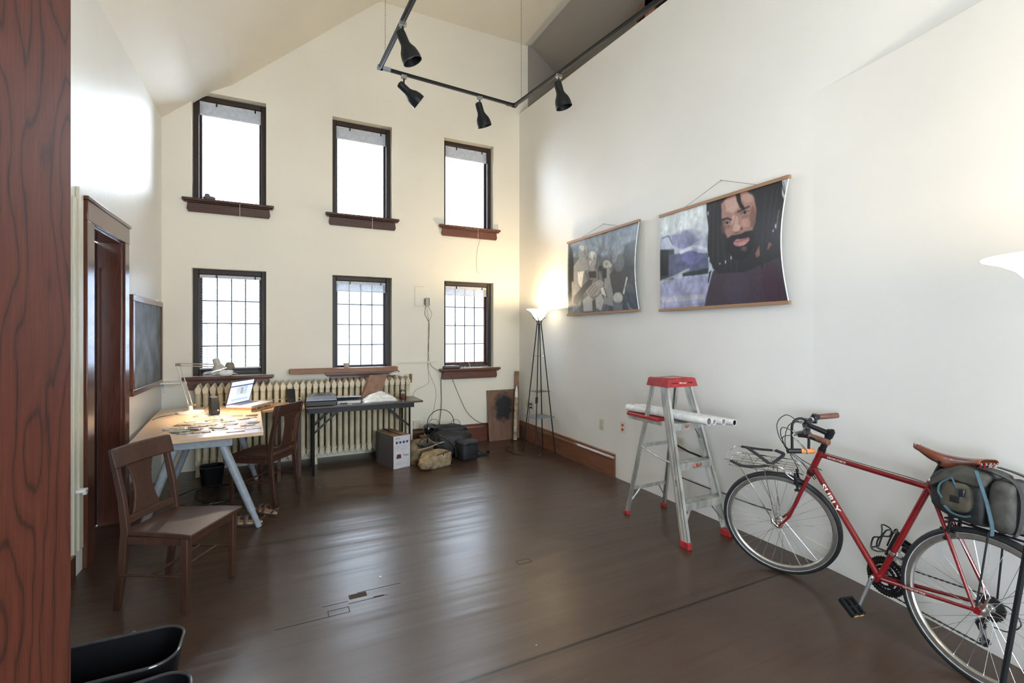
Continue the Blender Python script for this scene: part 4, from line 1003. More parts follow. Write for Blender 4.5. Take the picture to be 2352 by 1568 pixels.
# saddlebag
bg_ = empty('saddlebag', mat=BM @ T(.07, 0, .70)); tag(bg_, 'olive and black bag with blue trim hanging behind the bicycle saddle', 'bag')
OL = plain('olive grey canvas', (.050, .047, .040), .8, 0, .2, 26, .4); OLD = plain('dark grey canvas', (.020, .021, .021), .8, 0, .2, 22, .4)
TEAL = plain('dusty blue trim', (.035, .075, .095), .7, 0, .15, 30)
B2 = BM; Z0 = .698
def bagmb(): return MB(B2)
def body(x): pass
m = bagmb(); secs = [(-.03, .215, .012), (-.02, .235, .0), (.05, .24, .0), (.12, .225, .01), (.165, .19, .03), (.18, .15, .05)]
rings = []
for x, h, zo in secs:
    ring = []
    for k in range(24):
        a = 2*PI*k/24; cy, cz = math.cos(a), math.sin(a)
        ex = .5
        y = math.copysign(abs(cy)**ex, cy)*.135*(1-.12*max(0, (x-.1)/.08)); z = math.copysign(abs(cz)**ex, cz)*h/2
        ring.append(Vector((x+.015*math.sin(k*1.3)*(.3), y, Z0+zo+h/2+z+.004*math.sin(k*2.1+x*40))))
    rings.append(ring)
m.loft(rings); m.build('bag_body', OLD, bg_, sub=1, smooth=70)
m = bagmb(); rings = []          # flap over the top
for i in range(9):
    t = i/8; x = -.035+.215*t; z = Z0+.238+.012*math.sin(PI*t)-.055*max(0, t-.6)/.4
    rings.append([Vector((x, -.14, z-.07)), Vector((x, -.12, z)), Vector((x, 0, z+.012)), Vector((x, .12, z)), Vector((x, .145, z-.065)), Vector((x, .139, z-.066)), Vector((x, .115, z-.008)), Vector((x, 0, z+.004)), Vector((x, -.115, z-.008)), Vector((x, -.134, z-.07))])
m.loft(rings); m.build('top_flap', OL, bg_, sub=1, smooth=70)
# end pocket with blue trim loop
pk = [(.035, .205), (.075, .19), (.125, .155), (.135, .115), (.10, .085), (.05, .05), (.0, .045), (-.005, .10), (.015, .16)]
m = bagmb(); m.blob((.06, .139, Z0+.12), (.12, .04, .13), .6, wob=.08, seed=3); m.build('side_pocket', plain('khaki canvas', (.07, .058, .040), .8, 0, .2, 26, .4), bg_, smooth=70)
m = bagmb(); m.tube(spline([(.075, .152, Z0+.20), (.112, .156, Z0+.165), (.118, .158, Z0+.125), (.10, .160, Z0+.10)], 6), .008, 8, flat=.6); m.tube(spline([(.075, .152, Z0+.20), (.045, .158, Z0+.15), (.03, .160, Z0+.12)], 6), .005, 8, flat=.6)
m.build('pocket_trim', TEAL, bg_)
m = bagmb(); m.tube(spline([(.09, .162, Z0+.07), (.06, .165, Z0+.048), (.02, .163, Z0+.045), (-.003, .158, Z0+.055)], 6), .008, 8, flat=.6); m.build('pocket_trim', TEAL, bg_)
m = bagmb(); m.box((.03, .158, Z0+.145), (.022, .02, .035)); m.build('buckle', BLACKP, bg_, bevel=.004)
m = bagmb(); m.box((.055, .1605, Z0+.11), (.035, .004, .028)); m.build('patch', BLACKP, bg_, bevel=.001)
# blue edge, rear pocket, straps
m = bagmb(); m.tube(spline([(-.005, .142, Z0+.25), (-.03, .150, Z0+.19), (-.055, .155, Z0+.12), (-.075, .158, Z0+.04), (-.075, .155, Z0+.0)], 6), .012, 8, flat=.5); m.build('edge_trim', TEAL, bg_)
m = bagmb(); m.blob((-.075, .0, Z0+.115), (.09, .25, .225), .45, wob=.06, seed=5); m.build('rear_pocket', OL, bg_, smooth=70)
for y in (-.08, .07):
    m = bagmb(); m.ribbon(spline([(.02, y, Z0+.258), (-.04, y, Z0+.248), (-.10, y, Z0+.225), (-.126, y, Z0+.17), (-.128, y, Z0+.08), (-.115, y, Z0+.01), (-.09, y, Z0-.005)], 6), (0, 1, 0), .03, .004); m.build('strap', BLACKP, bg_)
m = bagmb(); m.tube([(.17, -.06, Z0+.2), (.19, 0, Z0+.21), (.17, .06, Z0+.2)], .004, 6); m.build('seatpost_strap', BLACKP, bg_)
m = MB(B2)   # black rear rack under the bag
for s_ in (-1, 1):
    m.tube([(.14, s_*.05, .69), (-.17, s_*.055, .69)], .005, 8); m.tube([(-.02, s_*.058, .688), (.0, s_*.075, .36)], .004, 8)
for x in (.14, .05, -.05, -.17): m.tube([(x, -.055, .69), (x, .055, .69)], .005, 8)
m.build('rear_rack', BLACKM, bk)
# black cord strung from ladder to the wheel
m = MB(); A = onX(1567, 1097, 3.24); pts = [A, onX(1620, 1118, 3.24), onX(1661, 1132, 3.22), onX(1700, 1148, 3.2), onX(1735, 1160, 3.1), onX(1770, 1171, 3.0)]
m.tube(spline(pts), .0055, 6); m.build('black_strap', BLACKP, label='thin black strap running along the wall behind ladder and front wheel', cat='strap')
# ================================================================ ON THE DESKS
# desk lamp
WHM = plain('pale grey lamp enamel', (.55, .53, .48), .35)
dl = empty('desk_lamp', (-.78, 5.58, dz)); tag(dl, 'pale jointed desk lamp lit over the photo prints, standing by the left wall', 'desk lamp')
bx_, by_ = -.78, 5.58
MB().lathe([(0, 0), (.118, 0), (.12, .006), (.115, .016), (.06, .022), (.022, .03), (.018, .07), (0, .072)], 36, T(bx_, by_, dz)).build('lamp_base', WHM, dl)
el = Vector((-.885, 5.60, 1.255)); j0 = Vector((bx_, by_, dz+.075)); hd = Vector((-.53, 5.27, 1.245))
m = MB()
for o_ in (-.016, .016): m.tube([j0+Vector((o_, 0, 0)), el+Vector((o_, 0, 0))], .0045, 8)
m.build('lower_arm', WHM, dl); m = MB()
for o_ in (-.010, .012): m.tube([el+Vector((0, 0, o_)), hd+Vector((-.03, .03, o_+.01))], .0045, 8)
m.build('upper_arm', WHM, dl)
m = MB(); m.box(tuple(j0), (.05, .02, .02)); m.box(tuple(el), (.045, .02, .025)); m.cyl(j0+Vector((.03, 0, 0)), j0+Vector((.045, 0, 0)), .012); m.build('arm_joints', plain('lamp joint', (.25, .20, .15), .4, .5), dl)
dh = Vector((.30, -.07, -1)).normalized(); Mh = aim(hd+Vector((0, 0, .04)), dh) @ Matrix.Scale(.8, 4)
m = MB(); m.lathe([(0, -.05), (.024, -.05), (.034, -.042), (.036, .0), (.036, .02), (.05, .04), (.078, .085), (.083, .092), (.080, .092), (.074, .083), (.046, .042), (.03, .02), (0, .018)], 30, Mh); m.build('lamp_shade', plain('warm grey lamp shade', (.48, .45, .40), .4), dl)
m = MB(); m.lathe([(0, .020), (.010, .022), (.018, .028), (.018, .034), (.010, .039), (0, .041)], 18, Mh); m.build('bulb', plain('lit bulb', (1, 1, 1), .3, emit=((1, .93, .8), 8)), dl)
lp = hd+Vector((0, 0, .04))+dh*.037
l = bpy.data.lights.new('desk_lamp_light', 'POINT'); l.energy = 22; l.color = (1, .80, .56); l.shadow_soft_size = .02
o = bpy.data.objects.new('desk_lamp_light', l); COL.objects.link(o); o.location = lp; o.rotation_euler = (aim(lp, -Vector((.30, -.35, -1)))).to_euler()
m = MB(); m.tube(spline([(bx_-.02, by_-.01, dz+.03), (-.92, 5.52, dz+.004), (-1.0, 5.40, dz+.004), (-1.02, 5.25, dz+.004)]), .0032, 6); m.build('power_cord', BLACKP, dl)
# laptop on a wooden block
hx = Vector((.495, .869, 0)); fx_ = Vector((.869, -.495, 0)); O = Vector((-.475, 5.475, 0))
LM = basis(O, hx, -fx_, (0, 0, 1))      # x along hinge, -y towards the front
rb = empty('laptop_riser', mat=LM @ T(0, 0, dz)); m = MB(LM)
m.bb(.015, .37, -.25, -.02, dz, dz+.012).bb(.015, .37, -.25, -.02, dz+.034, dz+.045).bb(.015, .03, -.25, -.02, dz+.012, dz+.034).bb(.355, .37, -.25, -.02, dz+.012, dz+.034).bb(.13, .145, -.24, -.02, dz+.012, dz+.034).bb(.25, .265, -.24, -.02, dz+.012, dz+.034)
m.build('riser_board', DESKW, rb, bevel=.002); tag(rb, 'low slotted wooden stand under the open laptop', 'laptop stand')
lz = dz+.046
lt = empty('laptop', mat=LM @ T(0, 0, lz)); tag(lt, 'open silver laptop showing a web page with a grey map picture', 'laptop')
m = MB(LM); m.bb(0, .385, -.265, 0, lz, lz+.018); m.build('laptop_base', plain('pale aluminium', (.62, .60, .58), .35, .4), lt, bevel=.004)
m = MB(LM); m.bb(.03, .355, -.13, -.03, lz+.018, lz+.0192)
kb = m.build('keyboard', plain('dark keys', (.06, .06, .06), .5), lt)
m = MB(LM); m.bb(.14, .245, -.235, -.155, lz+.018, lz+.0188); m.build('touchpad', plain('touchpad', (.5, .49, .47), .3, .3), lt)
SM = LM @ T(0, .002, lz+.014) @ RX(15)   # screen plane: x, z up
m = MB(SM); m.bb(0, .385, -.0, .008, 0, .255); sc_ = m.build('screen_lid', BLACKP, lt, bevel=.003)
def scr(name, x0, x1, z0, z1, col, st, d=.0006):
    m = MB(SM); m.bb(x0, x1, -d, 0, z0, z1); return m.build(name, plain(name.replace('_', ' ')+str(int(x0*1000))+str(int(z0*1000)), col, .3, emit=(col, st)), sc_, smooth=0)
scr('screen_page', .012, .373, .012, .243, (.50, .58, .95), .55)
scr('browser_bar', .012, .373, .188, .200, (.03, .05, .12), .5, .001)
scr('page_picture', .115, .285, .098, .186, (.30, .34, .38), .8, .001)
scr('picture_edge', .262, .285, .098, .186, (.20, .25, .75), 1.0, .0014)
scr('page_banner', .06, .330, .040, .056, (.22, .27, .80), .9, .001)
m = MB(SM); m.tube([(.185, -.0016, .165), (.198, -.0016, .172), (.210, -.0016, .160), (.216, -.0016, .135), (.212, -.0016, .115), (.200, -.0016, .108), (.190, -.0016, .118), (.194, -.0016, .14)], .0022, 6, closed=True); m.build('picture_outline', plain('dark outline', (.05, .06, .07), .5), sc_)
R2 = random.Random(3); m = MB(SM)
for k in range(26): x, z = R2.uniform(.12, .26), R2.uniform(.10, .183); m.bb(x, x+R2.uniform(.004, .02), -.0016, -.001, z, z+.0015)
m.build('picture_detail', plain('map detail', (.12, .13, .14), .5), sc_, smooth=0)
# loudspeakers
def speaker(x, y, z, rz, h, label, led):
    r = empty('desktop_speaker', (x, y, z), rad(rz)); tag(r, label, 'speaker', 'small black computer speakers')
    m = MB(); m.loft([[Vector((a*.036*s, b*.045*s+c_, zz)) for a, b in ((-1, -1), (1, -1), (1, 1), (-1, 1))] for zz, s, c_ in ((.012, 1, 0), (h*.5, .98, .008), (h, .92, .02))]); m.build('speaker_cabinet', plain('matte black cabinet', (.008, .008, .009), .6, spec=.2), r, True, bevel=.004)
    m = MB(); m.lathe([(0, 0), (.04, 0), (.042, .006), (.02, .012), (0, .012)], 20); m.build('speaker_foot', SILVER, r, True)
    m = MB(); m.add([(-.030, -.0455, .02), (.030, -.0455, .02), (.028, -.033, h*.5), (.026, -.0215, h-.01), (-.026, -.0215, h-.01), (-.028, -.033, h*.5)], [(0, 1, 2, 5), (5, 2, 3, 4)]); m.build('speaker_grille', plain('speaker grille', (.03, .03, .035), .8, bump=.4), r, True, solid=.001)
    if led: m = MB(); m.lathe([(0, .002), (.004, 0)], 10, T(.018, -.047, .05) @ RX(90)); m.build('power_light', plain('blue led', (.2, .25, 1), .3, emit=((.15, .2, 1), 30)), r, True)
speaker(-.555, 5.33, dz, 22, .175, 'small black speaker with a glowing blue light beside the laptop screen', True)
speaker(.125, 5.90, dz, 10, .155, 'small black speaker at the back by the radiator, right of the laptop', False)
m = MB(); m.tube(spline([(-.56, 5.37, dz+.01), (-.62, 5.46, dz+.004), (-.66, 5.56, dz+.03), (-.62, 5.66, dz+.09), (-.6, 5.72, dz+.05), (-.56, 5.8, dz+.003)]), .0016, 5); m.build('speaker_cord', BLACKP, label='thin black cord looping between the lit speaker and the radiator', cat='cord')
m = MB(); m.tube(spline([(.13, 5.95, dz+.01), (.06, 5.96, dz+.06), (.0, 5.92, dz+.02), (-.05, 5.84, dz+.003)]), .0016, 5); m.build('speaker_cord', BLACKP, label='thin black cord leading left from the speaker by the radiator', cat='cord')
# photo prints spread on the desk
PR = [plain('print grey', (.30, .30, .29), .25, 0, .6, 40), plain('print dark', (.05, .05, .05), .25, 0, .6, 40), plain('print white', (.80, .80, .78), .2, 0, .04, 30), plain('print brown', (.22, .15, .10), .25, 0, .6, 40), plain('print green', (.16, .18, .12), .3, 0, .6, 30)]
# (pixel x, y, length, width, turn, material, height step, curl, label)
prints = [
 (402, 985, .20, .14, 20, 0, 0, 'grey print at the far left of the spread of prints'),
 (425, 975, .17, .12, -15, 3, 1, 'brown tinted print at the left rear of the spread of prints'),
 (437, 967, .10, .07, 30, 2, 2, 'small glossy white print near the foot of the desk lamp'),
 (462, 955, .15, .10, 10, 0, 0, 'grey print nearest the foot of the desk lamp'),
 (474, 953, .07, .06, 25, 2, 1, 'small bright print below the lit speaker'),
 (415, 990, .16, .11, 40, 4, 2, 'greenish print at the left front of the spread'),
 (430, 994, .15, .10, -5, 0, 1, 'faded grey print near the left front desk edge'),
 (446, 997, .13, .09, 5, 2, 0, 'shiny white print almost over the front desk edge'),
 (462, 992, .15, .10, 8, 3, 1, 'brown-edged print near the middle of the front desk edge'),
 (466, 970, .15, .10, -12, 2, 1, 'glossy white print in the middle of the spread'),
 (455, 978, .16, .10, 12, 0, 2, 'grey print at the centre left of the spread'),
 (480, 976, .14, .09, -20, 4, 0, 'olive print at the centre of the spread'),
 (492, 965, .16, .11, 15, 3, 1, 'brown print behind the centre of the spread'),
 (500, 981, .13, .10, -25, 0, 2, 'curled grey print at the centre right of the spread'),
 (505, 986, .13, .08, 10, 1, 0, 'dark print in front of the curled grey print'),
 (513, 962, .13, .09, 0, 2, 0, 'white print below the laptop stand'),
 (524, 967, .12, .08, 20, 0, 1, 'grey print to the right of centre below the laptop stand'),
 (530, 974, .12, .08, -10, 1, 0, 'dark curled print right of centre'),
 (538, 955, .16, .11, 5, 3, 0, 'wide pale brown print in front of the laptop stand'),
 (541, 991, .15, .035, 8, 1, 0, 'narrow black strip print by the front desk edge'),
 (560, 962, .11, .08, 30, 1, 0, 'dark print at the back of the lit right corner'),
 (575, 958, .12, .09, 12, 0, 1, 'grey print at the rear right edge of the desk'),
 (578, 953, .12, .08, -6, 1, 2, 'black and white print on the rear right corner of the spread'),
 (574, 966, .13, .09, 15, 2, 0, 'bright white print in the lit right corner'),
 (581, 970, .11, .08, -18, 1, 1, 'dark print upon white ones in the lit right corner'),
 (570, 975, .13, .09, 5, 0, 2, 'curled grey print in the middle of the lit right corner'),
 (585, 978, .09, .07, 22, 2, 0, 'small white print at the right desk edge'),
 (582, 984, .14, .03, 6, 0, 0, 'thin grey strip print near the front right desk corner'),
 (490, 957, .13, .09, -8, 0, 0, 'grey print half under the brown one below the speaker'),
 (447, 985, .12, .09, -35, 1, 3, 'dark print on top of the left heap'),
 (520, 957, .10, .07, 28, 2, 1, 'white print beside the speaker and laptop stand'),
 (552, 982, .10, .07, -14, 2, 0, 'white print lying alone in the bright desk area'),
]
for k, (x, y, L_, W2, a, mi, st_, lb) in enumerate(prints):
    z = dz+.0012+.0016*st_; c = onZ(x, y, z); c.x = min(c.x, -.11-L_*.42); c.y = max(c.y, 4.27+.06)
    M = T(c.x, c.y, z) @ RZ(a*.8)
    L_ *= .85; W2 *= .85; cu = .0002+(.0016 if k % 6 == 1 else .0004)*R.random()
    m = MB(M); m.grid(lambda i, j: Vector(((i-.5)*L_, (j-.5)*W2, cu*4*(i-.5)**2*(1 if k % 3 else .3))), 6, 2)
    tag(m.build('photo_print', PR[mi], solid=.0006), lb, 'photo', 'photo prints spread on the desk')
# scanner and other things on the folding table
def q(x, y, z=tz): return onZ(x, y, z)
sn = empty('flatbed_scanner', (.42, 5.84, tz)); tag(sn, 'dark grey flatbed scanner with a button panel on the folding table', 'scanner')
M = T(.435, 5.83, tz) @ RZ(-4)
m = MB(M); m.bb(-.16, .16, -.20, .20, 0, .055); m.build('scanner_body', BLACKP, sn, bevel=.008)
m = MB(M); m.loft([[Vector((a*.158, b*.198, .058)) for a, b in ((-1, -1), (1, -1), (1, 1), (-1, 1))], [Vector((a*.155, b*.195, .075)) for a, b in ((-1, -1), (1, -1), (1, 1), (-1, 1))], [Vector((a*.115, b*.15, .108)) for a, b in ((-1, -1), (1, -1), (1, 1), (-1, 1))]]); m.build('scanner_lid', plain('blue grey scanner lid', (.17, .20, .26), .3), sn, bevel=.004)
m = MB(M); m.bb(-.075, .105, -.12, .12, .108, .116); m.build('lid_panel', GREYS, sn, bevel=.003)
m = MB(M)
for x in (-.05, -.01): m.bb(x, x+.03, -.10, .06, .116, .119)
m.bb(.03, .045, -.09, .09, .116, .119).bb(.065, .08, -.09, .09, .116, .119); m.build('lid_slots', BLACKP, sn, smooth=0)
ps = empty('portable_printer', (.73, 5.85, tz)); tag(ps, 'flat silver device lying open between the scanner and the plastic bag', 'device')
M = T(.735, 5.86, tz) @ RZ(-6)
m = MB(M); m.bb(-.13, .13, -.16, .16, 0, .035); m.build('device_body', plain('pale silver body', (.45, .45, .43), .4, .3), ps, bevel=.006)
m = MB(M @ T(0, .15, .04) @ RX(-6)); m.bb(-.135, .135, -.31, 0, 0, .010); m.build('device_lid', plain('silver blue lid', (.38, .43, .52), .25, .5), ps, bevel=.004)
M = T(.645, 5.655, tz) @ RZ(5)
m = MB(M); m.bb(-.10, .10, -.03, .03, 0, .0015); tag(m.build('paper_sheet', plain('pale lilac paper', (.55, .56, .66), .5), smooth=0), 'narrow pale sheet on the front edge of the folding table', 'paper')
m = MB(T(.66, 5.665, tz+.0016) @ RZ(8)); m.bb(-.035, .035, -.018, .018, 0, .014); ph_ = m.build('card_reader', BLACKP, bevel=.004); tag(ph_, 'small dark oval gadget lying on the pale sheet', 'gadget')
# crumpled plastic bag
def crumple(name, c, d, seed, mat, rz, **tg):
    rr = random.Random(seed); m = MB(T(*c) @ RZ(rz)); N1, N2 = 60, 40
    cells = [(rr.uniform(0, 1), rr.uniform(0, 1), rr.uniform(.25, 1)) for _ in range(46)]
    def f(i, j):
        ds = sorted((math.hypot(i-a, (j-b)*.7), g) for a, b, g in cells)[:2]
        env = max(0, math.sin(PI*i))**.5*max(0, math.sin(PI*j))**.6; h = (ds[1][0]-ds[0][0])*3.2
        h = env*(.28+.45*ds[0][1]*(.45+.55*math.exp(-((i-.55)/.3)**2))-.30*h*env)
        wob_ = .10*math.sin(i*17+j*5)+.07*math.sin(j*23)
        return Vector(((i-.5)*d[0]*(1+wob_*.4), (j-.5)*d[1]*(1+wob_), max(.001, h*d[2]*1.5+.001)))
    m.grid(f, N1, N2); return m.build(name, mat, solid=.0008, smooth=12, **tg)
crumple('plastic_bag', (1.07, 5.80, tz), (.40, .26, .115), 5, plain('white plastic film', (.78, .80, .78), .3), 4, label='crumpled white plastic bag with green print on the folding table', cat='plastic bag')
GRN = plain('green print', (.15, .38, .12), .5)
# jar of red drink
jr = empty('glass_jar', (1.36, 5.80, tz)); tag(jr, 'glass jar half full of red drink at the right end of the folding table', 'jar')
MB().lathe([(0, .002), (.034, .002), (.038, .01), (.038, .095), (.030, .105), (.030, .12), (.0285, .12), (.0285, .104), (.0365, .094), (.0365, .01), (0, .006)], 28, T(1.36, 5.80, tz)).build('jar_glass', m_glass('clear jar glass', (.93, .95, .95)), jr)
MB().lathe([(0, .0065), (.036, .0065), (.036, .068), (0, .068)], 28, T(1.36, 5.80, tz)).build('drink', plain('red drink', (.30, .02, .015), .1), jr)
# paper bag standing against the radiator
pb = MB(); rings = []
for k in range(7):
    t = k/6; cx = 1.00+.10*t; cy = 5.985+.01*t; w = .12-.022*t*(1 if t < .8 else .7); d_ = .05*(1-.55*t); z = tz+.29*t
    rings.append([Vector((cx-w, cy-d_, z)), Vector((cx, cy-d_*(1.0-.2*math.sin(t*9)), z+.004)), Vector((cx+w, cy-d_, z+.01*t)), Vector((cx+w*.94, cy, z)), Vector((cx+w, cy+d_, z)), Vector((cx-w, cy+d_, z)), Vector((cx-w*.93, cy, z))])
pb.loft(rings); pbo = pb.build('paper_bag', KRAFT, smooth=20); tag(pbo, 'tall brown paper bag leaning on the radiator behind the plastic bag', 'paper bag')
# plank on the sill, cup and bits
m = MB(); m.bb(.115, 1.405, 6.28, 6.46, 1.071+.0, 1.128); 
pl = m.build('wooden_plank', PLANK, bevel=.004); tag(pl, 'long orange wooden plank lying on the middle window sill above the radiator', 'plank')
m = MB(); m.lathe([(0, 0), (.030, 0), (.037, .045), (.040, .047), (.040, .055), (.036, .055), (.033, .045), (.028, .004), (0, .004)], 24, T(.775, 6.40, 1.1285)); tag(m.build('small_pot', plain('beige card cup', (.58, .48, .38), .6)), 'small beige tub standing on the plank before the middle window', 'tub')
crumple('plastic_scrap', (1.37, 6.33, 1.02), (.16, .10, .06), 9, plain('clear film scrap', (.7, .7, .68), .25), 20, label='crumpled clear plastic hanging off the right end of the plank', cat='plastic scrap')
# cables and white things on the left sill
CW = plain('white cable', (.78, .78, .80), .4)
m = MB(); pts = []
for k in range(40): a = k*.9; pts.append((-.60+.17*math.cos(a)*(1-.01*k)+.03*math.sin(k*1.7), 6.40+.035*math.sin(a), 1.078+.02*abs(math.sin(k*.8))+.0012*k))
m.tube(spline(pts, 4), .0034, 5); tag(m.build('cable_coil', CW), 'tangle of white cables on the left window sill', 'cables')
m = MB(); m.blob((-.55, 6.36, 1.108), (.14, .07, .075), .8, wob=.08, seed=2); tag(m.build('adapter_block', WHITEP), 'rounded white adapter among the cables on the left sill', 'adapter')
m = MB(); m.lathe([(0, 0), (.045, 0), (.05, .02), (.045, .055), (.03, .075), (0, .08)], 20, T(-.515, 6.42, 1.15)); m.lathe([(0, -.05), (.03, -.05), (.02, 0), (0, 0)], 16, T(-.515, 6.42, 1.15)); m.cyl((-.515, 6.42, 1.069), (-.515, 6.42, 1.12), .012); tag(m.build('shuttlecock_bulb', plain('dusty brown plastic', (.25, .20, .16), .6)), 'grey-brown rounded thing on the left sill behind the lamp head', 'ornament')
bpy.data.objects['shuttlecock_bulb'].name = 'rounded_ornament'
# upper left sill: small lump
m = MB(); m.blob((-.72, 6.43, 3.115), (.12, .06, .045), .8, wob=.25, seed=8); m.blob((-.74, 6.43, 3.14), (.05, .05, .05), .9, wob=.2, seed=4); tag(m.build('plaster_lump', plain('grey lump', (.14, .12, .12), .8)), 'small grey lump lying on the upper left window sill', 'lump')
# right sill: router and cables
rt_ = empty('network_box', (2.17, 6.40, 1.07)); tag(rt_, 'flat black network box with grey top on the lower right sill', 'router')
m = MB(T(2.185, 6.415, 1.0695) @ RZ(-6)); m.bb(-.12, .12, -.055, .055, 0, .035); m.build('box_body', BLACKP, rt_, bevel=.01)
m = MB(T(2.175, 6.415, 1.1045) @ RZ(-6)); m.bb(-.085, .07, -.045, .04, 0, .006); m.build('box_top', SILVER, rt_, bevel=.002)
m = MB(); pts = [(2.34+.42*k/22, 6.45+.03*math.sin(k*1.9), 1.074+.014*abs(math.sin(k*1.1))) for k in range(23)]; m.tube(spline(pts, 4), .0028, 5); m.tube(spline([(2.5, 6.47, 1.075), (2.47, 6.48, 1.16), (2.49, 6.48, 1.2)]), .003, 5)
tag(m.build('white_wires', CW), 'white wires lying along the lower right window sill', 'cables')
# small bracket shelf
sh = empty('bracket_shelf', (-1.06, 6.34, 1.02)); tag(sh, 'small white bracket shelf in the corner above the desk', 'shelf')
m = MB(); m.bb(XL+.001, -.955, 6.18, YB-.001, 1.018, 1.034); m.build('shelf_board', WHITEP, sh, bevel=.003)
m = MB(); m.prism([(6.20, 1.017), (YB-.001, 1.017), (YB-.001, .90), (YB-.02, .90), (YB-.03, .95), (YB-.08, .995)], XL+.002, XL+.02, basis((0, 0, 0), (0, 1, 0), (0, 0, 1), (1, 0, 0))); m.build('shelf_bracket', WHITEP, sh)
# ================================================================ ON THE WALLS
cb = empty('chalkboard', (XL+.02, 5.73, 1.45)); tag(cb, 'grey slate chalkboard in a red-brown wooden frame on the left wall', 'chalkboard')
y0, y1, z0, z1 = 5.15, 6.33, 1.01, 1.90
m = MB(); m.bb(XL+.012, XL+.022, y0+.05, y1-.05, z0+.05, z1-.05); m.build('slate_panel', plain('dusty slate', (.12, .14, .16), .65, 0, .25, 5), cb, smooth=0)
m = MB(); m.bb(XL+.001, XL+.035, y0, y1, z0, z0+.055).bb(XL+.001, XL+.035, y0, y1, z1-.055, z1).bb(XL+.001, XL+.035, y0, y0+.055, z0+.055, z1-.055).bb(XL+.001, XL+.035, y1-.055, y1, z0+.055, z1-.055); m.build('chalkboard_frame', CASEW, cb, bevel=.005)
m = MB()
for yy in (y0+.15, y1-.15): m.bb(XL, XL+.02, yy-.01, yy+.01, z1, z1+.015)
m.build('hanging_tab', STEEL, cb)
def outlet(P, nrm, label, mat=BEIGEP, face=None, name='wall_outlet', h=.115, w=.072):
    P = Vector(P); n_ = Vector(nrm); x = Vector((0, 0, 1)).cross(n_).normalized(); M = basis(P, x, (0, 0, 1), n_)
    r = empty(name, mat=M); tag(r, label, 'outlet')
    m = MB(M); m.bb(-w/2, w/2, -h/2, h/2, 0, .006); m.build('cover_plate', mat, r, bevel=.002)
    for s_ in (-1, 1):
        m = MB(M); m.prism([(.017*math.cos(a*PI/8)*(1.0), s_*.024+max(-.013, min(.013, .017*math.sin(a*PI/8)))) for a in range(16)], .006, .009); so = m.build('socket', face or mat, r)
        m = MB(M)
        for q_ in (-.006, .006): m.bb(q_-.001, q_+.001, s_*.024-.004, s_*.024+.005, .009, .0095)
        m.build('socket_slots', BLACKP, so, smooth=0)
    return r
c = onX(1382, 974, 3.279); outlet(c, (-1, 0, 0), 'almond wall outlet, the left one of the pair beside the ladder')
c = onX(1431, 981, 3.279); outlet(c, (-1, 0, 0), 'white wall outlet with two red sockets left of the ladder', plain('cream plate', (.70, .67, .58), .4), plain('red socket', (.55, .07, .04), .4))
c = onX(1564, 1019, 3.279); outlet(c, (-1, 0, 0), 'almond wall outlet seen between the ladder legs')
c = onX(1223, 931, 3.279); o = outlet(c, (-1, 0, 0), 'almond wall outlet with black plugs behind the corner lamp'); 
m = MB(); m.box((c.x-.03, c.y, c.z+.022), (.04, .025, .02)); m.box((c.x-.03, c.y, c.z-.026), (.04, .025, .02)); tag(m.build('black_plug', BLACKP, bevel=.003), 'black plugs pushed into the outlet behind the corner lamp', 'plug')
c = onX(1211, 926, 3.279); m = MB(basis(c, (0, -1, 0), (0, 0, 1), (-1, 0, 0))); m.bb(-.03, .03, -.055, .055, 0, .006); tag(m.build('blank_plate', BEIGEP, bevel=.002), 'small blank wall plate deep in the corner behind the lamp', 'plate')
# box with wires between middle and right windows
tb = empty('junction_box', (1.85, YB-.02, 2.01)); tag(tb, 'small grey wall box with wires between middle and right windows', 'junction box')
m = MB(); m.bb(1.815, 1.875, YB-.03, YB-.001, 1.95, 2.06); m.build('box_cover', plain('dirty grey plastic', (.42, .38, .33), .5), tb, bevel=.003)
m = MB(); m.bb(1.80, 1.822, YB-.022, YB-.001, 1.96, 2.045).bb(1.862, 1.869, YB-.034, YB-.03, 1.96, 2.05); m.build('terminal_strip', plain('brown terminal', (.15, .10, .07), .5), tb)
def wire(name, pts, r, mat, label, cat='wire'): m = MB(); m.tube(spline([Vector(p) for p in pts], 6), r, 6); return tag(m.build(name, mat), label, cat)
YW = YB-.006
TAN = plain('tan wire', (.35, .28, .20), .5); DKW = plain('dark brown wire', (.08, .05, .04), .5)
wire('hanging_wire', [onY(978, 702, YW), onY(976, 722, YW), onY(986, 745, YW), onY(984, 800, YW), onY(988, 835, YW), onY(1005, 850, YB-.09), onY(1018, 856, YB-.10)], .003, DKW, 'dark wire running from the wall box down to the right sill')
wire('hanging_wire', [onY(983, 702, YW-.01), onY(992, 722, YW), onY(984, 745, YW), onY(985, 800, YW), onY(983, 845, YW), onY(1001, 895, YW), onY(998, 930, YW), onY(990, 965, YW)], .0026, TAN, 'tan wire hanging from the wall box down behind the bags')
wire('hanging_wire', [onY(980, 702, YW-.01), onY(985, 740, YW), onY(983, 790, YW), onY(984, 858, YW), onY(983, 880, YW), onY(960, 892, YW), onY(950, 903, YW), onY(948, 925, YW)], .0022, TAN, 'thin tan wire ending behind the jar on the folding table')
m = MB(); m.bb(1.43, 2.0, YB-.014, YB-.001, 1.160, 1.180); tag(m.build('wire_moulding', plain('painted moulding', (.74, .68, .57), .5, var=.01)), 'thin cream painted strip on the wall left of the lower right window', 'strip')
m = MB(); 
c0, c1 = onY(953, 657, YW), onY(975, 703, YW)
for a, b in (((c0.x, c0.z), (c1.x, c0.z)), ((c0.x, c0.z), (c0.x, c1.z)), ((c0.x, c1.z), (c1.x, c1.z))): m.beam(Vector((a[0], YB-.003, a[1])), Vector((b[0], YB-.003, b[1])), .006, .005, (0, 1, 0))
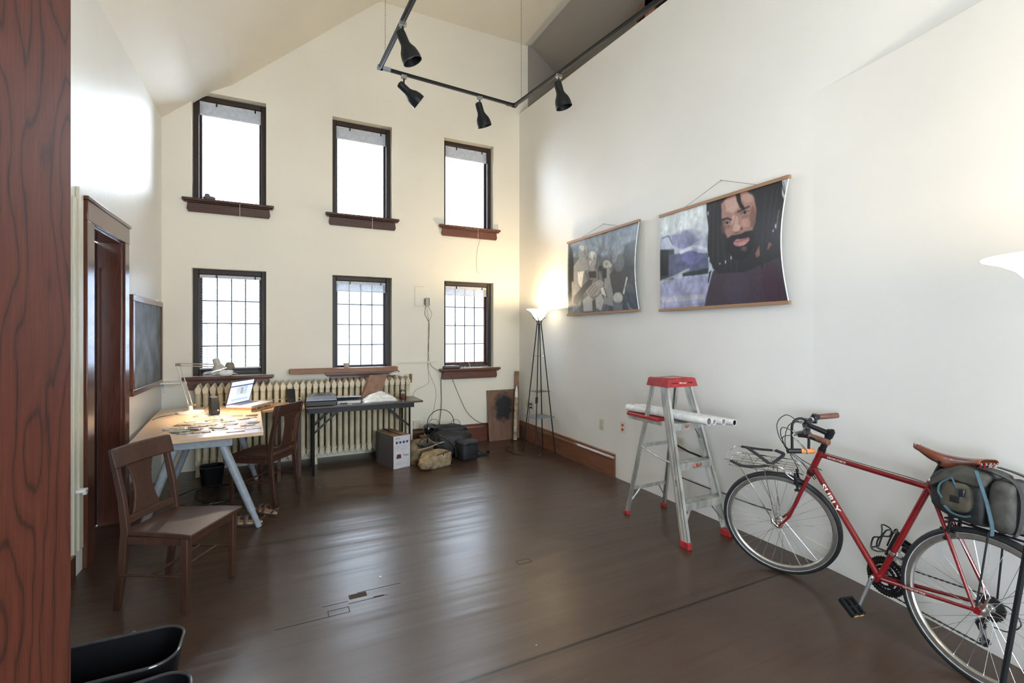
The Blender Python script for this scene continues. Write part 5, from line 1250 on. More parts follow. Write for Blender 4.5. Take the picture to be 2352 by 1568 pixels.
tag(m.build('painted_outline', plain('painted over outline', (.62, .56, .46), .6)), 'faint painted-over rectangle outline beside the small wall box', 'outline')
wire('black_cable', [onY(1020, 852, YB-.08), onY(1014, 866, YB-.10), onY(1013, 880, YW-.03), onY(1014, 920, YW-.03), onY(1012, 950, YW-.05), onY(1009, 975, YW-.15)], .005, BLACKP, 'thick black cable dropping from the router to the bags', 'cable')
wire('black_cable', [onY(1036, 862, YB-.06), onY(1040, 873, YW), onY(1055, 910, YW), onY(1072, 945, YW), onY(1095, 966, YW-.03), onY(1122, 976, YW-.035)], .0035, BLACKP, 'thin black cable sloping from the right sill behind the leaning board', 'cable')
wire('black_cable', (lambda q_: [(q_[0].x, 6.17, .08), (q_[0].x+.01, 6.16, .22)]+q_+[(q_[-1].x-.01, 6.16, .22), (q_[-1].x, 6.17, .08)])(arc(tuple(onY(1012, 972, 6.15)), .185, -20, 200, 16)), .005, BLACKP, 'black cable loop standing up over the bags on the floor', 'cable')
wire('black_cable', (lambda q_: [(q_[0].x, 6.21, .22)]+q_+[(q_[-1].x, 6.21, .22)])(arc(tuple(onY(996, 975, 6.2)), .075, 0, 180, 12)), .003, BLACKP, 'small black cable arc above the pale jug among the bags', 'cable')
wire('black_cable', (lambda q_: [(q_[0].x, 6.21, .02)]+q_+[(q_[-1].x, 6.21, .02)])(arc(tuple(onY(1046, 974, 6.2)), .065, 0, 180, 12)), .003, BLACKP, 'small black cable arc at the right of the heap of bags', 'cable')
c = onY(957, 974, YW); m = MB(); m.bb(c.x-.05, c.x+.05, YB-.03, YB-.001, .26, .37); m.bb(c.x+.0, c.x+.04, YB-.034, YB-.03, .29, .345)
tag(m.build('wall_socket_box', BEIGEP, bevel=.003), 'cream surface outlet box low on the back wall beside the radiator', 'outlet box')
# thin cord end on the wall under the upper right window
wire('pull_cord', [onY(1105, 530, YB-.08), onY(1105, 545, YB-.02), onY(1096, 575, YW), onY(1095, 620, YW), onY(1103, 627, YW)], .0018, TAN, 'thin cord hanging on the wall below the upper right window', 'cord')

# ================================================================ ON THE FLOOR
# printer box
BXM = basis((1.18, 5.50, 0), Vector((.96, .28, 0)).normalized(), Vector((-.28, .96, 0)).normalized(), (0, 0, 1))
bx = empty('cardboard_box', mat=BXM); tag(bx, 'tall white-fronted cardboard box with four blue squares beside the tan bag', 'box')
m = MB(BXM); m.bb(0, .215, .003, .44, 0, .375); m.build('box_body', plain('dark printed cardboard', (.05, .05, .06), .5), bx, bevel=.002)
m = MB(BXM); m.bb(.001, .214, -.0, .003, .001, .376); bf = m.build('front_panel', plain('white printed card', (.62, .60, .62), .5), bx, smooth=0)
m = MB(BXM); m.bb(0, .10, 0, .44, .376, .379).add([(.115, 0, .379), (.215, 0, .376), (.215, .44, .376), (.115, .44, .379), (.10, .0, .398), (.10, .44, .398)], [(0, 1, 2, 3), (4, 0, 3, 5)]); m.build('top_flap', CARD, bx, solid=.002)
m = MB(BXM); m.bb(.045, .07, .16, .25, .3795, .381); m.build('handle_hole', BLACKP, bx, smooth=0)
NV = plain('navy square', (.05, .05, .16), .5)
for k in range(4): m = MB(BXM); m.bb(.028+.045*k, .055+.045*k, -.001, 0, .285, .312); m.build('blue_square', NV, bf, smooth=0)
m = MB(BXM); m.loft([[Vector((.035, -.001, .115)), Vector((.10, -.001, .115)), Vector((.10, 0, .115)), Vector((.035, 0, .115))], [Vector((.045, -.001, .163)), Vector((.092, -.001, .163)), Vector((.092, 0, .163)), Vector((.045, 0, .163))]]); m.build('printed_picture', plain('maroon print', (.10, .025, .04), .5), bf, smooth=0)
m = MB(BXM); m.bb(.125, .155, -.001, 0, .155, .160).bb(.135, .195, -.001, 0, .135, .148); m.build('printed_marks', plain('grey print mark', (.25, .25, .26), .5), bf, smooth=0)
TX = basis(BXM @ Vector((.0, -.001, 0)), BXM.to_3x3() @ Vector((1, 0, 0)), (0, 0, 1), BXM.to_3x3() @ Vector((0, -1, 0)))
GP = plain('grey lettering', (.16, .16, .15), .5)
text('EPSON', 'box_lettering', .020, GP, TX @ T(.056, .345, 0), bf)
text('Epson', 'box_lettering', .013, GP, TX @ T(.15, .347, 0), bf) if False else None
m = MB(BXM)
for k in range(5): m.bb(.03, .19-.02*(k % 3), -.0006, 0, .215+.012*k, .2175+.012*k)
for k in range(4): m.bb(.03, .16-.02*(k % 2), -.0006, 0, .045+.013*k, .0475+.013*k)
m.build('text_lines', plain('faint grey lines', (.45, .44, .46), .5), bf, smooth=0)
# tan backpack
TANC = plain('tan canvas', (.30, .225, .13), .8, 0, .25, 14, .5); TAND = plain('worn tan canvas', (.20, .145, .085), .8, 0, .25, 14, .5)
tp = empty('tan_backpack', (1.6, 5.45, 0)); tag(tp, 'slumped tan canvas backpack lying open in front of the black bags', 'backpack')
MT = T(1.60, 5.52, 0) @ RZ(14)
m = MB(MT); m.blob((-.02, .16, .17), (.34, .30, .32), .62, RX(-18), wob=.10, seed=11, n=32, k=14); m.build('bag_body', TAND, tp, smooth=60)
m = MB(MT); m.blob((.03, -.10, .105), (.37, .20, .20), .55, RX(10), wob=.09, seed=12, n=32, k=14); m.build('front_pocket', TANC, tp, smooth=60)
m = MB(MT); m.blob((-.13, -.16, .07), (.16, .15, .13), .75, wob=.12, seed=14, n=28, k=12); m.build('side_pocket', TANC, tp, smooth=60)
m = MB(MT); m.tube(spline([(-.16, -.02, .20), (-.02, -.06, .225), (.17, -.02, .245), (.215, .0, .235)]), .014, 8, flat=.5); m.build('zip_edge', TANC, tp)
m = MB(MT); m.blob((.03, .03, .235), (.30, .13, .05), .6, wob=.1, seed=4); m.build('open_inside', BLACKP, tp, smooth=60)
m = MB(MT); m.tube(spline([(-.13, -.18, .115), (.0, -.213, .16), (.12, -.21, .175), (.20, -.16, .17)]), .006, 6); m.build('pocket_zip', plain('dark brown zip', (.06, .035, .02), .6), tp)
m = MB(MT); m.box((.07, -.212, .145), (.014, .012, .05)); m.build('pocket_tab', BLACKP, tp, bevel=.003)
m = MB(MT); m.tube(spline([(-.13, .0, .29), (-.08, -.02, .33), (-.02, .0, .31), (.0, .03, .25)]), .010, 6, flat=.5); m.build('shoulder_strap', BLACKP, tp)
m = MB(MT); m.tube(spline([(.02, .02, .30), (.06, -.06, .25), (.14, -.02, .20), (.19, .06, .15)]), .002, 5); m.build('zip_cord', plain('pale cord', (.45, .42, .38), .5), tp)
# black backpack and camera bag
BC = plain('black nylon', (.012, .013, .017), .6, 0, .3, 20, .5)
bb_ = empty('black_backpack', (2.0, 5.8, 0)); tag(bb_, 'bulky black backpack slumped behind the tan backpack', 'backpack')
MT = T(1.98, 5.86, 0) @ RZ(-8)
m = MB(MT); m.blob((.0, .0, .17), (.52, .40, .33), .6, RY(4), wob=.10, seed=21, n=36, k=14); m.build('bag_body', BC, bb_, smooth=60)
m = MB(MT); m.blob((.0, .07, .31), (.46, .24, .14), .7, wob=.14, seed=22, n=32, k=12); m.build('top_pocket', plain('dark blue black nylon', (.016, .018, .028), .6, 0, .3, 20, .4), bb_, smooth=60)
m = MB(MT); m.tube(spline([(-.17, -.16, .30), (-.06, -.22, .24), (.02, -.24, .14), (.03, -.25, .03)]), .022, 8, flat=.4); m.build('shoulder_strap', plain('brown black webbing', (.05, .035, .025), .7), bb_)
cbg = empty('camera_bag', (2.13, 5.52, 0)); tag(cbg, 'boxy black camera bag with a shoulder strap at the right of the heap', 'camera bag')
MT = T(2.10, 5.56, 0) @ RZ(12)
m = MB(MT); m.blob((0, 0, .105), (.24, .20, .21), .35, wob=.03, seed=31, n=32, k=12); m.build('bag_body', BC, cbg, smooth=60)
m = MB(MT); m.blob((0, -.005, .215), (.25, .21, .05), .4, wob=.04, seed=32, n=32, k=10); m.build('bag_lid', plain('dark slate nylon', (.022, .026, .034), .5, 0, .2, 20, .3), cbg, smooth=60)
m = MB(MT); m.tube(spline([(.11, .0, .18), (.16, -.02, .08), (.22, -.03, .05), (.29, -.02, .07), (.33, .01, .04), (.31, .03, .012), (.2, .02, .012), (.12, .02, .012)]), .018, 8, flat=.35); m.build('shoulder_strap', BC, cbg)
jg = MB(); jg.blob((1.78, 6.08, .30), (.17, .14, .16), .6, wob=.1, seed=41); tag(jg.build('plastic_jug', m_glass('pale blue clear plastic', (.45, .52, .60)), smooth=60), 'crumpled clear blue-grey plastic container behind the tan backpack', 'container')
crt = MB(); crt.bb(1.66, 1.93, 5.98, 6.20, 0, .218); tag(crt.build('low_crate', CARD, bevel=.004), 'low brown box holding up the clear plastic container', 'box')
# board leaning on the back wall
A, B = onZ(1117, 1009, 0), onZ(1180, 1001, 0)
M = T(2.735, 6.335, 0) @ RX(-7.0)
def m_stain():
    t = NT('plywood with black spray stain'); v = t.coord((1, 1, 1)); 
    f = t.noise(t.coord((1, 1, .2)), 18, 4); c = t.ramp(f, [(.3, (.15, .075, .05)), (.7, (.22, .12, .08))])
    tc = t.node('ShaderNodeTexCoord'); mp = t.node('ShaderNodeMapping'); mp.inputs['Location'].default_value = (-2.99*3.9, 0, -.47*3.0); mp.inputs['Scale'].default_value = (3.9, 0, 3.0)
    t.link(tc.outputs['Object'], mp.inputs['Vector']); ln = t.node('ShaderNodeVectorMath', operation='LENGTH'); t.link(mp.outputs[0], ln.inputs[0])
    d = t.math('ADD', ln.outputs['Value'], t.math('MULTIPLY', t.math('SUBTRACT', t.noise(v, 9, 4, .6), .5), .9))
    t.link(t.mix(t.ramp(d, [(.42, 1), (.72, 0)]), c, (.012, .012, .012)), t.b.inputs['Base Color']); sset(t.b, Roughness=.7); return t.m
m = MB(M); m.bb(0, .475, 0, .012, 0, .735); tag(m.build('plywood_board', m_stain(), bevel=.001), 'brown board with a sprayed black stain leaning against the back wall', 'board')
m = MB(); m.beam(Vector((3.17, 6.30, .012)), Vector((3.215, 6.395, 1.0)), .075, .012, (0, 1, 0)); tag(m.build('wooden_board', plain('brown slat wood', (.25, .14, .085), .6, 0, .15, 12), bevel=.005), 'tall brown wooden slat leaning in the corner behind the lamp', 'slat')
mt_ = empty('mailing_tube', (3.10, 6.25, 0)); tag(mt_, 'cream cardboard tube with a pointed white top leaning before the slat', 'tube')
m = MB(); m.tube([(3.095, 6.22, .01), (3.165, 6.315, .62)], .027, 16); m.build('tube_body', plain('cream tube card', (.46, .40, .30), .6, 0, .3, 12), mt_)
m = MB(); m.tube([(3.165, 6.315, .62), (3.178, 6.335, .72), (3.186, 6.345, .79)], [.028, .02, .002], 14); m.build('tube_tip', WHITEP, mt_)
# black waste baskets
def bin_(name, cx, cy, w, d, h, rz, mat, label, zb=0.0):
    r = empty(name, (cx, cy, 0), rad(rz)); tag(r, label, 'waste bin', 'black plastic waste bins')
    def rr_(w, d, c, z, n=8):
        out = []
        for k, (sx, sy) in enumerate(((1, 1), (-1, 1), (-1, -1), (1, -1))):
            for i in range(n+1):
                a = rad(90*k+90*i/n); out.append(Vector((sx*(w/2-c)+c*math.cos(a), sy*(d/2-c)+c*math.sin(a), z)))
        return out
    c = min(w, d)*.33
    m = MB(); m.loft([rr_(w*.78, d*.78, c*.8, 0), rr_(w, d, c, h), rr_(w-.008, d-.008, c, h), rr_(w*.78-.008, d*.78-.008, c*.8, .006)], caps=True); m.build('bin_body', mat, r, True, bevel=0)
    pts = rr_(w, d, c, h); m = MB(); m.tube(pts, .006, 8, closed=True); m.build('bin_rim', plain('glossy black rim', (.03, .03, .033), .15), r, True)
    return r
DBIN = plain('dark matte bin plastic', (.004, .004, .005), .6, spec=.15)
bin_('waste_bin', -.575, 2.19, .48, .265, .38, 0, DBIN, 'black rounded waste bin in the lower left corner by the post')
bin_('waste_bin', -.47, 1.85, .42, .26, .38, 8, DBIN, 'second black bin at the bottom edge, only its rim showing')
bin_('waste_bin', -.62, 5.75, .22, .20, .20, 10, DBIN, 'small black bin in the shadow under the desk')
# sandals under the desk
def sandal(x, y, rz, label):
    r = empty('sandal', (x, y, 0), rad(rz)); tag(r, label, 'sandal', 'tan sandals under the desk')
    out = [(0, -.135, .03), (.02, -.10, .035), (.022, 0, .034), (.03, .07, .045), (.012, .13, .03)]
    def outline(sc=1): 
        pts = []
        for k in range(28):
            a = 2*PI*k/28; y = math.sin(a)*.135; hw = .038+.010*math.sin(a) if True else 0; pts.append((math.cos(a)*hw*sc, y*sc))
        return pts
    m = MB(); m.prism(outline(), 0, .016); m.build('sole', plain('dark sole', (.03, .025, .02), .7), r, True, bevel=.003)
    m = MB(); m.prism(outline(.96), .016, .032); m.build('footbed', plain('tan leather footbed', (.42, .26, .17), .6), r, True, bevel=.004)
    for yy, h in ((.055, .045), (-.01, .052)):
        m = MB(); m.tube([(-.042, yy, .02), (-.036, yy, .045), (-.015, yy, .03+h), (.015, yy, .03+h), (.036, yy, .045), (.042, yy, .02)], .016, 8, flat=.25); m.build('strap', plain('brown strap leather', (.10, .055, .04), .6), r, True)
    m = MB(); m.tube([(-.03, -.10, .03), (-.034, -.125, .06), (0, -.145, .065), (.034, -.125, .06), (.03, -.10, .03)], .012, 8, flat=.4); m.build('heel_strap', plain('brown strap leather', (.10, .055, .04), .6), r, True)
sandal(-.24, 4.43, 68, 'left tan sandal lying below the sloping desk leg')
sandal(-.10, 4.63, 40, 'right tan sandal, further back beside the desk leg')
# dark cables on the floor beneath the desk
m = MB(); pts = [(-.55+.35*math.cos(k*1.1)*(.5+.5*math.sin(k*.37)), 5.35+.3*math.sin(k*1.1), .008+.02*abs(math.sin(k*.9))) for k in range(30)]; m.tube(spline(pts, 4), .004, 5); tag(m.build('floor_cables', BLACKP), 'tangled black cables on the floor beneath the desk', 'cables')
m = MB(); m.blob((-.88, 4.62, .012), (.06, .05, .024), .8, wob=.2, seed=6); tag(m.build('paper_scrap', plain('blue grey scrap', (.12, .17, .22), .6)), 'small blue-grey scrap on the floor behind the standing chair', 'scrap')
# ================================================================ POSTERS
CX0, CY0 = 1176, 768
class Canvas:      # paints a flat picture; points are given as photo pixels on the wall and flattened onto the sheet
    def __init__(s, corners, nx, ny, base):
        s.y0, s.y1, s.z0, s.z1 = corners; s.nx, s.ny = nx, ny
        s.U, s.V = np.meshgrid(np.linspace(0, 1, nx), np.linspace(0, 1, ny))
        s.C = np.zeros((ny, nx, 3))+np.array(base)
    def uv(s, x, y): p = onX(x, y, 3.26); return ((s.y0-p.y)/(s.y0-s.y1), (p.z-s.z0)/(s.z1-s.z0))
    def mask(s, pts, blur=1):
        P = [s.uv(*p) for p in pts]; m = np.zeros(s.U.shape, bool)
        for (a, b), (c, d) in zip(P, P[1:]+P[:1]):
            if b == d: continue
            k = ((b > s.V) != (d > s.V)) & (s.U < (c-a)*(s.V-b)/(d-b)+a); m ^= k
        return s.soft(m.astype(float), blur)
    def soft(s, m, n):
        for _ in range(n):
            q = np.pad(m, 1, mode='edge'); m = (q[1:-1, 1:-1]*4+q[:-2, 1:-1]*2+q[2:, 1:-1]*2+q[1:-1, :-2]*2+q[1:-1, 2:]*2+q[:-2, :-2]+q[2:, 2:]+q[:-2, 2:]+q[2:, :-2])/16
        return m
    def poly(s, pts, col, blur=1, a=1.0):
        m = (s.mask(pts, blur)*a)[..., None]; s.C = s.C*(1-m)+np.array(col)*m
    def ell(s, x, y, rx, ry, col, rot=0, blur=2, a=1.0):
        c, d = math.cos(rad(rot)), math.sin(rad(rot))
        s.poly([(x+rx*math.cos(t)*c-ry*math.sin(t)*d, y+rx*math.cos(t)*d+ry*math.sin(t)*c) for t in [2*PI*k/20 for k in range(20)]], col, blur, a)
    def line(s, pts, w, col, blur=1, a=1.0):
        for (x0, y0), (x1, y1) in zip(pts, pts[1:]):
            L = math.hypot(x1-x0, y1-y0) or 1; nx, ny = -(y1-y0)/L*w/2, (x1-x0)/L*w/2
            s.poly([(x0+nx, y0+ny), (x1+nx, y1+ny), (x1-nx, y1-ny), (x0-nx, y0-ny)], col, blur, a)
    def noise(s, amp, seed, scale=6):
        rr = np.random.RandomState(seed); g = rr.rand(scale+2, scale*2+2)-.5
        yi = s.V*scale; xi = s.U*scale*2; y0 = yi.astype(int); x0 = xi.astype(int); fy = yi-y0; fx = xi-x0
        fy = fy*fy*(3-2*fy); fx = fx*fx*(3-2*fx)
        n = g[y0, x0]*(1-fy)*(1-fx)+g[y0+1, x0]*fy*(1-fx)+g[y0, x0+1]*(1-fy)*fx+g[y0+1, x0+1]*fy*fx
        s.C = s.C*(1+amp*n[..., None]*2)
def lin(c): return [((v/255)**2.2) for v in c]
def poster(name, corners, cv, label, peak, hangs, curl):
    y0, y1, z0, z1 = corners
    r = empty(name, (3.25, (y0+y1)/2, z0)); tag(r, label, 'poster', 'photo posters hung from wooden strips')
    XW = 3.245
    m = MB(); nx, ny = cv.nx, cv.ny; vs = []
    for j in range(ny):
        v = j/(ny-1)
        for i in range(nx):
            u = i/(nx-1); bow = math.sin(PI*v); 
            yy = y0+(y1-y0)*u + curl*bow*max(0, u-.55)**2*4.9*1.0 - curl*.25*bow*max(0, .3-u)
            xx = XW-.020*bow*max(0, (u-.75)/.25)**2-.010*bow*max(0, (.15-u)/.15)**2-.004*math.sin(u*9)*bow
            vs.append((xx, yy, z0+(z1-z0)*v))
    fs = [(j*nx+i, j*nx+i+1, (j+1)*nx+i+1, (j+1)*nx+i) for j in range(ny-1) for i in range(nx-1)]
    m.add(vs, fs); t = NT(name+' print'); at = t.node('ShaderNodeVertexColor'); at.layer_name = 'picture'; t.link(at.outputs[0], t.b.inputs['Base Color']); sset(t.b, Roughness=.38)
    o = m.build('printed_sheet', t.m, r, smooth=80)
    ca = o.data.color_attributes.new('picture', 'FLOAT_COLOR', 'POINT'); col = np.ones((ny*nx, 4), dtype=np.float32); col[:, :3] = np.clip(cv.C, 0, 1).reshape(-1, 3); ca.data.foreach_set('color', col.ravel())
    # white paper edges on the curled side
    m = MB(); pts = []
    for k in range(21):
        v = k/20; bow = math.sin(PI*v); pts.append((XW-.020*bow-.001, y1+curl*bow*.2025*4.9*1.0-.002, z0+(z1-z0)*v))
    m.tube(pts, .0045, 6); m.build('paper_edge', PAPER, r)
    for z in (z1, z0):
        m = MB(); m.bb(XW-.014, XW-.002, y1-.012, y0+.012, z-.010, z+.016); m.build('wooden_strip', TEAKW, r, bevel=.002)
        m = MB(); m.bb(XW+.002, XW+.014, y1-.012, y0+.012, z-.010, z+.016); m.build('wooden_strip', TEAKW, r, bevel=.002)
    ya, yb = hangs; pk_ = Vector((3.272, peak[0], peak[1])); m = MB(); m.tube([(XW, ya, z1+.016), tuple(pk_), (XW, yb, z1+.016)], .0018, 5); m.build('hanging_string', plain('grey string', (.16, .15, .13), .7), r)
    m = MB(); m.tube([(3.279, pk_.y, pk_.z), (3.262, pk_.y, pk_.z)], .004, 8); m.build('nail', STEEL, r)
    return r
# --- large portrait
K = 340/1568
def A(x, y): return (1500+x*K, 390+y*K)
def AA(*p): return [A(*q_) for q_ in p]
cor = (3.425, 2.165, 1.775, 2.665)
cv = Canvas(cor, 420, 300, lin((170, 178, 196)))
cv.poly(AA((60, 500), (650, 250), (650, 640), (60, 700)), lin((205, 212, 214)), 14)
cv.ell(*A(330, 740), 26, 22, lin((120, 122, 158)), 0, 10, .9); cv.ell(*A(430, 700), 22, 16, lin((135, 137, 170)), 0, 10, .8); cv.ell(*A(250, 620), 20, 14, lin((196, 206, 210)), 0, 12, .6); cv.ell(*A(520, 640), 20, 20, lin((200, 206, 216)), 0, 12, .7)
cv.poly(AA((60, 850), (240, 840), (240, 1160), (60, 1180)), lin((58, 62, 66)), 5); cv.poly(AA((100, 850), (180, 850), (180, 1120), (100, 1130)), lin((34, 34, 38)), 3)
cv.poly(AA((180, 900), (340, 880), (600, 880), (600, 1060), (330, 1090), (180, 1150)), lin((88, 92, 120)), 6); cv.ell(*A(420, 930), 22, 16, lin((104, 106, 150)), 0, 6)
cv.line(AA((300, 880), (420, 820), (500, 815), (590, 850)), 7, lin((205, 208, 222)), 4, .9); cv.line(AA((110, 730), (180, 700), (225, 800)), 3, lin((60, 62, 76)), 3, .8)
cv.poly(AA((320, 1090), (600, 1040), (600, 1100), (330, 1135)), lin((50, 56, 62)), 4); cv.line(AA((110, 1180), (240, 1130), (400, 1050)), 5, lin((170, 172, 178)), 4, .8); cv.line(AA((110, 1215), (260, 1170)), 5, lin((96, 82, 84)), 3, .9)
cv.poly(AA((60, 1220), (330, 1140), (640, 1110), (640, 1480), (60, 1500)), lin((158, 160, 190)), 8); cv.line(AA((100, 1380), (560, 1340)), 12, lin((190, 186, 196)), 8, .8); cv.line(AA((100, 1480), (560, 1420)), 9, lin((134, 130, 158)), 6, .7)
cv.noise(.28, 4, 9); cv.noise(.18, 7, 22)
HAIR, HAIR2, SHIRT = lin((40, 40, 44)), lin((62, 64, 66)), lin((66, 54, 66))
# shirt, hair
cv.poly(AA((545, 1500), (580, 1320), (640, 1080), (760, 960), (1000, 900), (1230, 860), (1420, 760), (1500, 800), (1500, 1480)), SHIRT, 3)
cv.ell(*A(1300, 1200), 26, 50, lin((64, 44, 56)), 0, 16, .7); cv.ell(*A(900, 1250), 30, 40, lin((70, 62, 78)), 0, 16, .6)
cv.poly(AA((600, 300), (1480, 100), (1480, 900), (1200, 1000), (1000, 1080), (700, 1100), (640, 1040), (600, 900)), HAIR, 2)
cv.poly(AA((575, 300), (700, 240), (760, 640), (800, 760), (900, 900), (1000, 1000), (960, 1080), (860, 1080), (760, 1090), (650, 1030), (600, 960), (585, 820), (600, 620), (580, 480)), HAIR, 2)
cv.poly(AA((990, 200), (1400, 60), (1480, 100), (1440, 420), (1400, 640), (1380, 760), (1290, 740), (1240, 900), (1160, 1000), (1060, 1060), (960, 1000), (1060, 800), (1110, 640), (1120, 420)), HAIR, 2)
cv.poly(AA((630, 1060), (600, 1200), (590, 1200), (605, 1080)), HAIR, 1)
for x0, y0, x1, y1 in ((620, 330, 590, 800), (660, 330, 640, 960), (700, 420, 700, 1000), (740, 700, 780, 1050), (820, 820, 840, 1060), (900, 900, 900, 1080), (1160, 300, 1120, 820), (1220, 250, 1200, 950), (1290, 200, 1270, 760), (1350, 200, 1330, 700)):
    cv.line([A(x0, y0), A(x1, y1)], 2.6, HAIR2, 3, .45)
for x, y, w_, h_ in ((595, 460, 1.0, 5), (602, 945, 1.6, 5), (840, 925, 1.4, 6), (778, 975, 1.2, 4), (718, 995, 1, 2), (1372, 590, 1.6, 5), (1345, 640, 1.5, 3)): cv.ell(*A(x, y), w_, h_, lin((205, 208, 214)), 0, 1, .8)
cv.poly(AA((1380, 110), (1480, 60), (1460, 330), (1410, 260), (1395, 160)), lin((200, 205, 210)), 1); cv.line(AA((1375, 120), (1440, 260)), 3, HAIR, 1); cv.line(AA((1330, 130), (1420, 330)), 3.5, HAIR, 1); cv.line(AA((1400, 120), (1470, 300)), 2, HAIR, 1); cv.line(AA((1400, 420), (1385, 620)), 2.5, lin((110, 150, 145)), 3, .5)
# face
SK, SKL, SKD = lin((158, 120, 110)), lin((198, 164, 152)), lin((104, 74, 68))
cv.poly(AA((690, 240), (1150, 160), (1180, 500), (1150, 760), (1080, 960), (960, 1010), (820, 900), (760, 740), (700, 500)), HAIR, 2)
cv.poly(AA((735, 360), (800, 300), (1000, 220), (1090, 300), (1120, 430), (1110, 560), (1075, 650), (1060, 760), (960, 860), (880, 860), (810, 740), (770, 660), (740, 520)), SK, 4)
cv.poly(AA((770, 330), (900, 285), (925, 400), (860, 460), (790, 440)), SKL, 8, .8); cv.ell(*A(880, 540), 9, 14, SKL, 0, 6, .7); cv.ell(*A(900, 620), 11, 9, SKL, 0, 5, .8); cv.ell(*A(1010, 560), 12, 10, lin((186, 140, 126)), -10, 7, .8); cv.ell(*A(1080, 500), 8, 26, SKD, 0, 8, .7); cv.ell(*A(760, 600), 6, 18, SKD, 0, 6, .6); cv.ell(*A(1020, 300), 14, 10, SKL, 0, 7, .5)
cv.poly(AA((735, 520), (800, 500), (850, 520), (850, 545), (790, 530), (740, 550)), lin((46, 34, 34)), 2, .9); cv.poly(AA((905, 440), (960, 410), (1040, 375), (1050, 395), (960, 440), (915, 460)), lin((40, 30, 30)), 2, .9)
cv.ell(*A(798, 565), 8, 3.4, lin((150, 140, 138)), -12, 1); cv.ell(*A(796, 563), 3.3, 3.3, lin((26, 20, 20)), 0, 1); cv.line(AA((755, 575), (790, 550), (840, 560)), 1.6, lin((34, 24, 24)), 1); cv.ell(*A(800, 605), 9, 4, lin((120, 86, 80)), -8, 3, .7)
cv.ell(*A(995, 455), 10, 3.6, lin((130, 118, 116)), -18, 1); cv.ell(*A(992, 452), 3.6, 3.4, lin((20, 16, 16)), 0, 1); cv.line(AA((940, 470), (990, 435), (1040, 435)), 1.8, lin((30, 22, 22)), 1); cv.ell(*A(1000, 495), 10, 4, lin((126, 90, 84)), -14, 3, .7)
cv.poly(AA((850, 650), (880, 685), (940, 665), (975, 640), (960, 600), (930, 640), (890, 660)), lin((92, 60, 54)), 3, .7); cv.ell(*A(955, 620), 3.5, 3, lin((110, 74, 66)), 0, 2, .8); cv.line(AA((925, 655), (965, 640)), 1, lin((225, 200, 190)), 1, .6); cv.line(AA((905, 440), (870, 560), (850, 640)), 2.2, lin((118, 82, 74)), 3, .7)
# beard, moustache, mouth
BRD = lin((34, 30, 34))
cv.poly(AA((790, 730), (850, 690), (930, 690), (1000, 650), (1090, 640), (1110, 700), (1090, 820), (1010, 930), (940, 960), (870, 940), (800, 860)), BRD, 3)
cv.poly(AA((862, 770), (900, 735), (960, 735), (1040, 715), (1050, 740), (1010, 785), (920, 810), (880, 800)), lin((176, 122, 122)), 2); cv.line(AA((866, 765), (930, 757), (1045, 722)), 1.6, lin((70, 40, 44)), 1, .9); cv.ell(*A(965, 790), 9, 2.6, lin((205, 150, 150)), -18, 2, .6)
cv.ell(*A(985, 835), 8, 6, lin((100, 88, 88)), 0, 4, .6); cv.line(AA((820, 730), (900, 700), (980, 680), (1080, 650)), 5, BRD, 2)
cv.poly(AA((870, 180), (935, 230), (950, 340), (990, 400), (985, 430), (940, 410), (900, 330)), lin((30, 26, 30)), 2); 
cv.poly(AA((1120, 880), (1175, 790), (1180, 900), (1130, 930)), lin((128, 92, 82)), 3); cv.poly(AA((1265, 850), (1290, 760), (1330, 780), (1290, 830)), lin((124, 88, 78)), 3); cv.line(AA((1180, 780), (1200, 1050)), 6, HAIR, 2)
cv.noise(.10, 11, 34); cv.noise(.07, 12, 70)
poster('portrait_poster', cor, cv, 'large colour poster of a bearded man with long dark dreadlocks', onX(1657, 414, 3.272).yz[:], (3.13, 2.41), .045)
# --- small black and white picture
K2 = 250/1568
def Bq(x, y): return (1300+x*K2, 490+y*K2)
def BB_(*p): return [Bq(*q_) for q_ in p]
cor2 = (5.03, 3.725, 1.79, 2.69)
cv = Canvas(cor2, 380, 280, lin((84, 92, 100)))
cv.poly(BB_((60, 420), (1090, 150), (1090, 560), (60, 640)), lin((112, 124, 138)), 24); cv.poly(BB_((880, 450), (1090, 350), (1090, 1420), (620, 1420), (660, 1000), (820, 800)), lin((58, 68, 76)), 10); cv.ell(*Bq(640, 520), 30, 18, lin((128, 140, 154)), 0, 16, .6)
cv.noise(.35, 3, 10); cv.noise(.3, 5, 26)
cv.poly(BB_((60, 430), (110, 520), (130, 700), (120, 1150), (60, 1420)), lin((28, 26, 26)), 4)
L1, L2, L3, D1, D2 = lin((176, 175, 172)), lin((140, 141, 142)), lin((112, 113, 117)), lin((40, 42, 46)), lin((70, 72, 76))
# standing boy at the left
cv.poly(BB_((130, 760), (200, 660), (310, 650), (360, 800), (330, 1000), (200, 1010), (130, 1000)), L2, 5); cv.ell(*Bq(262, 520), 10, 18, L2, 0, 3); cv.ell(*Bq(262, 480), 8, 9, lin((205, 205, 205)), 0, 4, .7); cv.poly(BB_((215, 600), (300, 600), (310, 680), (200, 690)), L2, 3)
cv.line(BB_((235, 495), (252, 495)), 1.2, D2, 1, .7); cv.line(BB_((275, 490), (295, 490)), 1.2, D2, 1, .7); cv.line(BB_((250, 560), (280, 558)), 1.2, D2, 1, .7)
cv.poly(BB_((100, 990), (210, 960), (230, 1330), (110, 1420)), L2, 4); cv.poly(BB_((185, 850), (270, 830), (310, 930), (240, 1080), (195, 1000)), lin((215, 208, 202)), 1)
